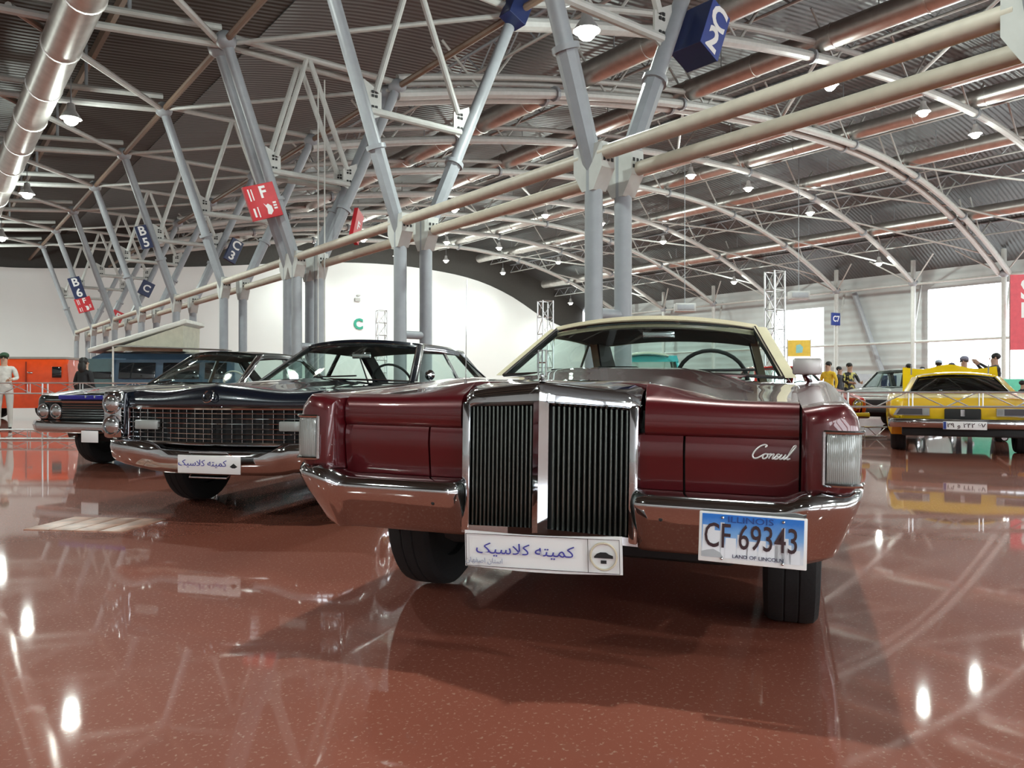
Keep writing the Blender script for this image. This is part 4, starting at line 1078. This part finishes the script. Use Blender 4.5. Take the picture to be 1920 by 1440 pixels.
# ------------------------------------------------------------------ yellow muscle car seen from behind
def yellow_car():
    paint = mat('yellow_paint', (.90, .58, .008), .28, coat=1, var=.04, crough=.03)
    car = car_thing('muscle_car', 'yellow muscle car seen from behind with its hood raised', (6.22, 10.6), R(-27))
    WY = (1.0, 3.7)
    P = dict(L=4.7, y0=.10, wheels=WY, rad=.39, zc=.34, fr=.07, bulge=.03,
             hw=lambda y: spl(y, [(.1, .90), (.7, .95), (1.4, .945), (2.4, .92), (4.7, .88)]),
             xi=lambda y: spl(y, [(.1, .72), (1.0, .70), (4.7, .70)]),
             zt=lambda y: spl(y, [(.1, .80), (.5, .845), (1.1, .88), (2.4, .86), (4.7, .76)]),
             base=lambda y: interp(y, [(.1, .50), (.45, .40), (.62, .24), (4.2, .24), (4.7, .4)]))
    base_car(car, paint, P, WY, .335, .80)
    decks(car, paint, P, .06, .92, 'trunk_lid', lambda x, y: .012*(1-(x/.72)**2)+.015*sstep(.16, .06, y) if False else .012*(1-(x/.72)**2))
    # tail panel
    m = MB(); m.sheet([[(x, .055+.02*(x/.75)**2, .795), (x, .045+.02*(x/.75)**2, .66), (x, .07+.02*(x/.75)**2, .50)] for x in frange(-.75, .75, 11)], (0, .03, 0)); m.build('tail_panel', paint, car)
    LB = mat('smoked_lens', (.03, .03, .04), .2, coat=1)
    for s in (-1, 1):
        m = MB(); m.prism([(s*x, .025, z) for x, z in ((.40, .66), (.80, .66), (.82, .63), (.86, .555), (.40, .555))], (0, .03, 0)); fr = m.build('lamp_frame', mat('dull_metal', (.4, .4, .4), .35, .8), car, smooth=0)
        m = MB(); m.prism([(s*x, .012, z) for x, z in ((.49, .65), (.77, .65), (.82, .565), (.49, .565))], (0, .02, 0)); m.build('tail_lens', LB, fr, smooth=0)
        m = MB(); m.box((s*.445, .018, .607), (.055, .02, .07)); m.build('reverse_lens', LENS, fr)
        m = MB(); m.bbox((s*.93, .9, .86), (.01, .3, .01), .003); m.build('haunch_trim', CHROME, car)
        m = MB(); m.tube([(s*.5, .12, .26), (s*.5, .5, .28)], .035, 10); m.build('exhaust_tip', CHROME, car)
    m = MB(); m.bbox((0, .03, .575), (.44, .04, .16), .03); rc = m.build('plate_recess', BLACK, car)
    m = MB(); m.box((-.0, .005, .595), (.05, .02, .09)); m.build('recess_latch', CHROME, rc)
    secs = []
    for x, dy in ((-.93, .22), (-.90, .06), (-.82, 0), (-.4, -.02), (0, -.03), (.4, -.02), (.82, 0), (.90, .06), (.93, .22)):
        secs.append([(x, dy+.02, .515), (x, dy-.04, .51), (x, dy-.06, .48), (x, dy-.05, .42), (x, dy-.02, .385), (x, dy+.04, .385)])
    m = MB(); m.loft(secs); m.build('rear_bumper', CHROME, car, smooth=45)
    m = MB(); m.bbox((0, .14, .33), (1.5, .1, .14), .03); m.build('valance', BLACK, car)
    lp = thing('license_plate', '', '', (.02, -.10, .425), 0); del lp['category']; lp.parent = car; lp['label'] = 'white plate with Persian numerals'
    m = MB(); m.bbox((0, 0, 0), (.52, .008, .11), .003); m.build('plate_board', PLATEW, lp)
    m = MB(); m.box((-.24, -.005, 0), (.035, .004, .1)); m.build('blue_band', BLUE, lp)
    text('\u06F2\u06F9 \u0648 \u06F2\u06F4\u06F2 \u06F6\u06F7', .085, 'lettering', INK, lp, (.015, -.006, .0), sx=1.15, bold=.001)
    G = dict(A=(.66, .90, .875), T=(.53, 1.62, 1.13), U=(.52, 2.35, 1.13), C=(.70, 3.05, .87), bow=.16, crown=.05, sail=(2.9, 2.25), pw=.10, rbow=.15, arc=.02)
    greenhouse(car, G, paint, paint, glass=GLASSD)
    interior(car, 1.1, 2.9, .6, .8, -.3, 2.5, .85)
    m = MB(); m.bbox((0, 4.62, .60), (1.5, .08, .3), .03); m.build('nose_panel', paint, car)
    m = MB(); m.box((0, 3.9, .5), (1.3, 1.1, .3)); m.build('engine', BLACK, car)
    # raised hood, hinged at the cowl
    rows = []
    for t in frange(0, 1, 8):
        rows.append([(x, 3.15+.55*t, .86+.44*t-(0 if t < 1 else 0)+.035*math.cos(x*7.5)*t+.03*(1-(x/.7)**2)) for x in frange(-.74, .74, 25)])
    m = MB(); m.sheet(rows, (0, .04, -.02)); h = m.build('raised_hood', paint, car, smooth=50)
    for s in (-1, 1):
        m = MB(); m.tube([(s*.6, 3.7, .7), (s*.6, 3.5, 1.35)], .012, 6); m.build('hood_prop', STEEL, h)
yellow_car()

# ------------------------------------------------------------------ camper van with pop-top
def camper():
    blue = mat('van_blue', (.05, .10, .16), .35, coat=.6)
    teal = mat('van_teal', (.09, .16, .17), .4, coat=.5)
    roofw = mat('van_roof_white', (.78, .78, .72), .5)
    canvas = mat('canvas', (.62, .60, .48), .8)
    t = thing('camper_van', 'blue camper van with slanting white pop-top roof', 'van', (-9.95, 22.3, 0), R(3))
    secs = []
    for x, zt, dz in ((-2.05, 1.25, .1), (-2.0, 1.45, .04), (-1.85, 1.85, 0), (-1.6, 1.95, 0), (2.0, 1.95, 0), (2.1, 1.85, 0), (2.15, 1.2, .05)):
        b = .32+dz
        secs.append([(x, -.84, b), (x, -.86, 1.05), (x, -.80, zt-.22), (x, -.68, zt-.05), (x, -.5, zt), (x, .5, zt), (x, .68, zt-.05), (x, .80, zt-.22), (x, .86, 1.05), (x, .84, b)])
    m = MB(); m.loft(secs); m.build('body', [blue], t, smooth=30)
    m = MB(); m.box((-1.55, -.865, 1.35), (.75, .02, .8)); m.build('cab_door', teal, t)
    for x, w_ in ((-1.5, .55), (-.55, 1.0), (.65, 1.0), (1.6, .6)):
        m = MB(); m.bbox((x, -.85, 1.42), (w_, .04, .46), .05, Matrix.Rotation(R(-9), 3, 'X')); m.build('side_window', mat('van_window', (.01, .013, .016), .08, coat=1), t)
    for x in (-1.3, 1.25):
        for y in (-.72, .72):
            m = MB(); m.lathe([(.001, -.1), (.2, -.1), (.32, -.09), (.33, 0), (.32, .09), (.2, .1), (.001, .1)], (x, y, .33), 'y', 20); m.build('tire', TIRE, t)
    a = R(17.5)
    M = Matrix.Rotation(-a, 3, 'Y')
    m = MB(); m.bbox((-.60, 0, 2.40), (2.85, 1.5, .13), .04, M); m.build('pop_top', roofw, t)
    m = MB(); m.prism([(-1.5, -.66, 1.97), (.60, -.66, 1.97), (.62, -.66, 2.70), ], (0, .02, 0)); m.prism([(-1.5, .66, 1.97), (.60, .66, 1.97), (.62, .66, 2.70)], (0, .02, 0)); m.prism([(.60, -.66, 1.97), (.60, .66, 1.97), (.62, .66, 2.70), (.62, -.66, 2.70)], (.02, 0, 0)); m.build('canvas_side', canvas, t, smooth=0)
    m = MB(); m.tube([(-.98, -1.35, 0), (-.98, -1.35, 2.07)], .025, 8); m.build('awning_pole', roofw, t)
    m = MB(); m.hexa([(-.98, -1.38, 2.06), (2.0, -1.38, 1.98), (2.0, -.7, 1.98), (-.98, -.7, 2.12)], (0, 0, .02)); m.build('awning', mat('awning_grey', (.20, .19, .17), .8), t, smooth=0)
camper()
# ------------------------------------------------------------------ orange pickup behind the rail
def orange_truck():
    paint = mat('orange_paint', (.78, .075, .012), .3, coat=1)
    t = thing('orange_van', 'bright orange van behind the rail under the white wall', 'van', (-14.55, 23.2, 0), R(6))
    secs = []
    for x, zt in ((-2.1, 1.0), (-2.0, 1.5), (-1.8, 1.75), (-1.4, 1.80), (1.3, 1.80), (1.42, 1.76), (1.46, 1.2)):
        secs.append([(x, -.82, .35), (x, -.85, 1.0), (x, -.80, zt-.15), (x, -.70, zt), (x, .70, zt), (x, .80, zt-.15), (x, .85, 1.0), (x, .82, .35)])
    m = MB(); m.loft(secs); m.build('body', paint, t, smooth=30)
    m = MB(); m.box((-.2, 0, 1.82), (3.1, 1.45, .06)); m.build('roof_strip', mat('roof_grey', (.35, .35, .32), .5), t)
    m = MB(); m.tube([(-.55+.42*math.cos(q), -.86, 1.18+.30*math.sin(q)) for q in frange(0.2, 2.6, 12)], .07, 8); m.build('black_flare', BLACK, t)
    m = MB(); m.box((.3, -.855, 1.25), (.03, .02, .9)); m.build('door_gap', mat('orange_gap', (.3, .03, .01), .5), t)
    m = MB(); m.bbox((.42, -.87, 1.38), (.14, .03, .05), .01); m.build('door_handle', CHROME, t)
    m = MB(); m.bbox((1.15, -.86, 1.40), (.26, .03, .32), .03); m.build('side_window', mat('van_window', (.01, .013, .016), .08, coat=1), t)
    for x in (-1.3, .85):
        for y in (-.72, .72):
            m = MB(); m.lathe([(.001, -.1), (.2, -.1), (.33, -.09), (.34, 0), (.33, .09), (.2, .1), (.001, .1)], (x, y, .34), 'y', 20); m.build('tire', TIRE, t)
orange_truck()
# ------------------------------------------------------------------ rails and lattice towers
def rail(name, label, p0, p1, beams, posts, module=.9, depth=.16, group='aluminium lattice rails'):
    """beams: list of (z low, z high)"""
    p0 = Vector(p0); p1 = Vector(p1); d = p1-p0; Ln = d.length
    t = thing(name, label, 'rail', p0, math.atan2(d.y, d.x), group)
    for z0, z1 in beams:
        for y in (0, depth):
            for z in (z0, z1):
                m = MB(); m.tube([(0, y, z), (Ln, y, z)], .014, 6); m.build('chord', TRUSS, t)
        n = max(1, round(Ln/module)); mm = Ln/n
        ms = MB(); ms.tube([(0, 0, z0), (0, 0, z1)], .009, 6); s0 = None
        md = MB(); md.tube([(0, 0, z1), (mm*.45, 0, z0)], .008, 6)
        me = MB(); me.tube([(0, 0, z0), (mm*.45, 0, z1)], .008, 6)
        so = ms.build('upright', TRUSS, t); do = md.build('diagonal', TRUSS, t); eo = me.build('diagonal', TRUSS, t)
        for i in range(n):
            if i:
                inst(so, parent=t, loc=(i*mm-.02, 0, 0)); inst(so, parent=t, loc=(i*mm+.03, 0, 0))
                inst(do, parent=t, loc=(i*mm+.05, 0, 0)); inst(eo, parent=t, loc=(i*mm+.5*mm, 0, 0))
                inst(do, parent=t, loc=(i*mm+.5*mm, depth, 0))
            else: do.location = (.05, 0, 0); eo.location = (.5*mm, 0, 0)
    for x in posts:
        for y in (0, depth):
            m = MB(); m.tube([(x, y, 0), (x, y, max(b[1] for b in beams))], .016, 6); m.build('post', TRUSS, t)
    return t
rail('lattice_rail', 'aluminium lattice rail across the back of the yellow car', (4.15, 9.72, 0), (8.6, 9.72, 0), [(.70, .885)], (.10, 4.35))
rail('lattice_rail', 'low lattice rail on the floor between red and yellow cars', (6.66, 14.5, 0), (7.08, 14.5, 0), [(.02, .2)], (), .5)
rail('lattice_rail', 'aluminium lattice rail with floor beam in front of the orange van', (-13.5, 13.9, 0), (-5.9, 13.9, 0), [(.84, 1.03), (.02, .18)], (.1, 2.5, 5.0, 7.5))
def tower(label, loc, h, w_):
    t = thing('lattice_tower', label, 'truss tower', loc, R(25), 'upright lattice towers')
    for x in (-.5, .5):
        for y in (-.5, .5):
            m = MB(); m.tube([(x*w_, y*w_, 0), (x*w_, y*w_, h)], .022, 6); m.build('chord', TRUSS, t)
    n = int(h/(w_*1.35)); st = h/n
    for i in range(n+1):
        m = MB(); z = min(i*st, h-.01)
        m.tube([(-.5*w_, -.5*w_, z), (.5*w_, -.5*w_, z), (.5*w_, .5*w_, z), (-.5*w_, .5*w_, z)], .012, 5, closed=True); m.build('rung_frame', TRUSS, t)
        if i < n:
            m = MB()
            for a, b in (((-.5, -.5), (.5, -.5)), ((.5, -.5), (.5, .5)), ((.5, .5), (-.5, .5)), ((-.5, .5), (-.5, -.5))):
                m.tube([(a[0]*w_, a[1]*w_, z), (b[0]*w_, b[1]*w_, z+st)], .010, 5)
            m.build('brace', TRUSS, t, kind='stuff')
    return t
tower('lattice tower rising beside the right end of the cream car roof', (6.5, 19.0, 0), 3.82, .33)
tower('lattice tower behind the left end of the cream car roof', (1.05, 24.2, 0), 3.68, .36)
tower('slim distant lattice tower right of the green C', (-5.5, 32.4, 0), 4.2, .38)
# hanging units, poster, banner
for loc, rod, lab in (((16.8, 45, 6.35), 8.08, 'grey box unit hanging left of the pale siding'), ((9.9, 44, 5.53), 9.05, 'grey box unit hanging above the cream car roof')):
    o = thing('hanging_unit', lab, 'air unit', loc, 0, 'hanging box units')
    m = MB(); m.bbox((0, 0, 0), (1.15, .5, .48), .03); m.build('unit_case', mat('unit_grey', (.42, .43, .42), .5), o)
    m = MB(); m.bbox((0, -.26, 0), (.95, .03, .3), .01); m.build('unit_grille', STEEL, o)
    m = MB(); m.tube([(0, 0, .2), (0, 0, rod)], .02, 5); m.build('hanger_rod', STEEL, o)
t = thing('poster', 'yellow poster with a turquoise picture against the bright gate', 'poster', (14.95, 40, 2.55), R(-8))
m = MB(); m.box((0, 0, .45), (1.15, .03, .85)); m.build('poster_sheet', mat('poster_yellow', (.75, .52, .06), .5), t)
m = MB(); m.prism([(-.16, -.02, .2), (.16, -.02, .22), (.2, -.02, .5), (.05, -.02, .66), (-.15, -.02, .6)], (0, .004, 0)); m.build('poster_picture', mat('poster_teal', (.25, .55, .55), .5), t, smooth=0)
m = MB(); m.tube([(-.58, 0, -2.55), (-.58, 0, .95)], .03, 6); m.tube([(.58, 0, -2.55), (.58, 0, .95)], .03, 6); m.build('poster_stand', STEELW, t)
t = thing('banner', 'tall pink-red banner with white letters at the right frame edge', 'banner', (20.3, 30, 0), R(-12))
m = MB(); m.box((0, 0, 3.9), (1.5, .03, 2.95)); m.build('banner_cloth', mat('banner_red', (.70, .10, .13), .6), t)
text('S', 1.1, 'lettering', LET, t, (-.15, -.02, 4.75), bold=.03); text('E', .8, 'lettering', LET, t, (-.2, -.02, 3.95), bold=.03)
m = MB(); m.tube([(-.75, .05, 0), (-.75, .05, 5.4)], .03, 6); m.tube([(.75, .05, 0), (.75, .05, 5.4)], .03, 6); m.build('banner_pole', STEELW, t)
m = MB(); m.bbox((0, 0, .6), (2.2, .5, 1.2), .03)
o = m.build('green_counter', mat('mint_green', (.10, .55, .36), .5)); o.location = (14.3, 22.5, 0); tag(o, 'mint green counter behind the yellow car', 'counter')
m = MB(); m.box((0, 0, .75), (2.4, .04, 1.3)); m.box((-1.15, .1, .05), (.06, .5, .1)); m.box((1.15, .1, .05), (.06, .5, .1))
o = m.build('display_board', mat('board_pale', (.62, .64, .68), .5)); o.location = (12.6, 25.5, 0); tag(o, 'pale display board behind the silver car', 'board')
m = MB(); m.box((0, 0, 0), (.5, .02, .5)); o2 = m.build('board_print', NAVY, o); o2.location = (-.1, -.03, 1.1)

# ------------------------------------------------------------------ people
def person(label, loc, rz, height=1.7, top=(.5, .5, .5), legs=(.03, .03, .04), hair='short', pose='stand', cap=None, pattern=None):
    t = thing('person', label, 'person', loc, rz, 'visitors in the hall')
    k = height/1.7
    J = {'pel': (0, 0, .93), 'waist': (0, 0, 1.08), 'chest': (0, .0, 1.28), 'neck': (0, 0, 1.45), 'head0': (0, -.01, 1.53), 'head1': (0, -.02, 1.63)}
    E_ = [('pel', 'waist'), ('waist', 'chest'), ('chest', 'neck'), ('neck', 'head0'), ('head0', 'head1')]
    rad = {'pel': (.16, .12), 'waist': (.14, .11), 'chest': (.17, .12), 'neck': (.055, .06), 'head0': (.075, .085), 'head1': (.075, .088)}
    hands = []
    for s, n in ((-1, 'l'), (1, 'r')):
        J['sh'+n] = (s*.18, 0, 1.39); rad['sh'+n] = (.065, .065)
        if pose == 'arms_up':
            J['el'+n] = (s*.36, -.18, 1.34); J['wr'+n] = (s*.14, -.36, 1.50)
        elif pose == 'reach':
            J['el'+n] = (s*.26, -.08, 1.15); J['wr'+n] = (s*.16, -.32, 1.12)
        else:
            J['el'+n] = (s*.27, .02, 1.13); J['wr'+n] = (s*.28, -.06, .90)
        rad['el'+n] = (.045, .045); rad['wr'+n] = (.032, .03)
        J['hip'+n] = (s*.10, 0, .86); rad['hip'+n] = (.10, .10)
        J['kn'+n] = (s*.11, -.02, .49); rad['kn'+n] = (.065, .065)
        J['an'+n] = (s*.11, .02, .09); rad['an'+n] = (.045, .045)
        J['toe'+n] = (s*.13, -.15, .04); rad['toe'+n] = (.045, .035)
        E_ += [('chest', 'sh'+n), ('sh'+n, 'el'+n), ('el'+n, 'wr'+n), ('pel', 'hip'+n), ('hip'+n, 'kn'+n), ('kn'+n, 'an'+n), ('an'+n, 'toe'+n)]
        hands.append((s, Vector(J['wr'+n]), (Vector(J['wr'+n])-Vector(J['el'+n])).normalized()))
    names = list(J)
    me = bpy.data.meshes.new('body'); me.from_pydata([J[n] for n in names], [(names.index(a), names.index(b)) for a, b in E_], [])
    o = bpy.data.objects.new('body', me); COL.objects.link(o)
    md = o.modifiers.new('skin', 'SKIN'); md.use_smooth_shade = True
    for i, n in enumerate(names):
        sv = me.skin_vertices[0].data[i]; sv.radius = rad[n]; sv.use_root = (n == 'pel')
    o.modifiers.new('sub', 'SUBSURF').levels = 1
    dg = bpy.context.evaluated_depsgraph_get()
    em = bpy.data.meshes.new_from_object(o.evaluated_get(dg), depsgraph=dg)
    bpy.data.objects.remove(o)
    bm = bmesh.new(); bm.from_mesh(em)
    # palms with five fingers, grown into the same mesh
    hb = MB()
    for s, p, d in hands:
        side = d.cross(Vector((0, 1, .3))).normalized()
        hb.tube([p-d*.01, p+d*.05, p+d*.09], [.028, .036, .032], 8)
        for f, (off, ln) in enumerate(((-.027, .065), (-.009, .08), (.009, .075), (.027, .06))):
            b = p+d*.085+side*off; bend = Vector((0, -.02, -.01))
            hb.tube([b, b+d*ln*.5, b+d*ln*.85+bend], [.009, .0085, .007], 6)
        b = p+d*.03-side*.03
        hb.tube([b, b-side*.03+d*.03, b-side*.032+d*.06], [.011, .010, .008], 6)
    hm = hb.mesh('hand', SKIN); bm.from_mesh(hm); bpy.data.meshes.remove(hm)
    bmesh.ops.recalc_face_normals(bm, faces=bm.faces)
    bm.to_mesh(em); bm.free()
    key = '%.2f_%.2f_%.2f' % top
    tm = pattern or mat('shirt_'+key, top, .8, var=.15, scale=12); lm = mat('trousers_%.2f_%.2f_%.2f' % legs, legs, .8)
    em.materials.clear()
    for q in (SKIN, tm, lm, BLACK): em.materials.append(q)
    for f in em.polygons:
        c = f.center
        if c.z > 1.44 and abs(c.x) < .12: f.material_index = 0
        elif c.z < .07: f.material_index = 3
        elif c.z < .95 and abs(c.x) < .215: f.material_index = 2
        else:
            f.material_index = 1
            for s, p, d in hands:
                if (c-p).dot(d) > -.06 and (c-p).length < .22: f.material_index = 0
    em.shade_smooth()
    o = bpy.data.objects.new('body', em); COL.objects.link(o); o.parent = t; o.scale = (k, k, k)
    def head(mb, nm, mt):
        q = mb.build(nm, mt, t); q.scale = (k, k, k); return q
    m = MB(); m.tube([(0, -.095, 1.62), (0, -.118, 1.585), (0, -.10, 1.575)], [.010, .016, .012], 6); head(m, 'nose', SKIN)
    for s in (-1, 1):
        m = MB(); m.ball((s*.030, -.088, 1.615), .011, .009, .008, 8, 6); head(m, 'eye', HAIR)
        m = MB(); m.ball((s*.080, -.01, 1.60), .012, .02, .03, 8, 6); head(m, 'ear', SKIN)
    m = MB(); m.ball((0, -.088, 1.545), .024, .008, .006, 8, 6); head(m, 'mouth', mat('lips', (.30, .12, .10), .5))
    if hair == 'long':
        m = MB(); m.ball((0, .015, 1.635), .098, .105, .10, 14, 10); m.ball((0, .06, 1.50), .11, .07, .16, 12, 8); head(m, 'hair', HAIR)
    elif hair:
        m = MB(); m.ball((0, .018, 1.645), .091, .097, .083, 14, 10); head(m, 'hair', HAIR)
    if cap:
        m = MB(); m.ball((0, .01, 1.665), .097, .105, .075, 14, 8); m.bbox((0, -.12, 1.665), (.13, .10, .015), .006); head(m, 'cap', mat('cap_%.2f_%.2f' % cap[:2], cap, .8))
    return t
def PP(px, d): return ((px-960)/1440*d, d, 0)
pat = bpy.data.materials.new('camouflage_jacket'); pat.use_nodes = True
N = pat.node_tree.nodes; Lk = pat.node_tree.links
tc = N.new('ShaderNodeTexCoord'); vz = N.new('ShaderNodeTexVoronoi'); vz.inputs['Scale'].default_value = 11; cr = N.new('ShaderNodeValToRGB'); cr.color_ramp.interpolation = 'CONSTANT'
Lk.new(tc.outputs['Object'], vz.inputs['Vector']); Lk.new(vz.outputs['Color'], cr.inputs['Fac']); Lk.new(cr.outputs['Color'], N['Principled BSDF'].inputs['Base Color'])
cr.color_ramp.elements[0].color = (.01, .01, .01, 1); cr.color_ramp.elements[1].position = .62; cr.color_ramp.elements[1].color = (.50, .45, .10, 1)
person('person in a pale shirt and dark green cap behind the rail, by the orange van', PP(8, 17.2), R(25), 1.70, (.62, .60, .56), (.50, .49, .46), cap=(.03, .08, .04), pose='reach')
person('person in black with dark hair in front of the blue camper van', PP(158, 16.2), R(160), 1.56, (.010, .010, .012), (.02, .02, .02), hair='long')
person('person in a bright yellow T-shirt looking aside', PP(1553, 22), R(-60), 1.68, (.80, .50, .03), (.05, .06, .10))
person('dark-haired person half hidden behind the yellow T-shirt', PP(1574, 25), R(40), 1.62, (.05, .05, .06), (.03, .03, .03))
person('person in a black and yellow patterned jacket looking down', PP(1593, 22.6), R(10), 1.66, (.02, .02, .02), (.03, .03, .04), pattern=pat, pose='reach')
person('dark-haired person behind the raised yellow hood, left end', PP(1703, 24.7), R(200), 1.70, (.04, .04, .05))
person('brown-shirted person behind the raised yellow hood', PP(1729, 27.5), R(170), 1.68, (.20, .14, .10))
person('person in a pale blue cap behind the raised yellow hood', PP(1760, 21.8), R(150), 1.70, (.55, .55, .58), cap=(.45, .55, .65))
person('person in a dark cap above the raised yellow hood', PP(1785, 24.2), R(30), 1.70, (.08, .07, .08), cap=(.05, .05, .09))
person('person in a grey-violet cap and shirt above the yellow hood', PP(1808, 16.6), R(-40), 1.60, (.25, .22, .28), cap=(.25, .25, .33))
person('grey-shirted person behind the right end of yellow hood', PP(1838, 28.5), R(-20), 1.66, (.35, .33, .33))
person('person in dark clothes lifting a phone to the face', PP(1866, 17.6), R(-110), 1.72, (.03, .03, .035), pose='arms_up')
person('short person in black at the right frame edge', PP(1918, 15.5), R(80), 1.08, (.010, .010, .012), (.01, .01, .01))
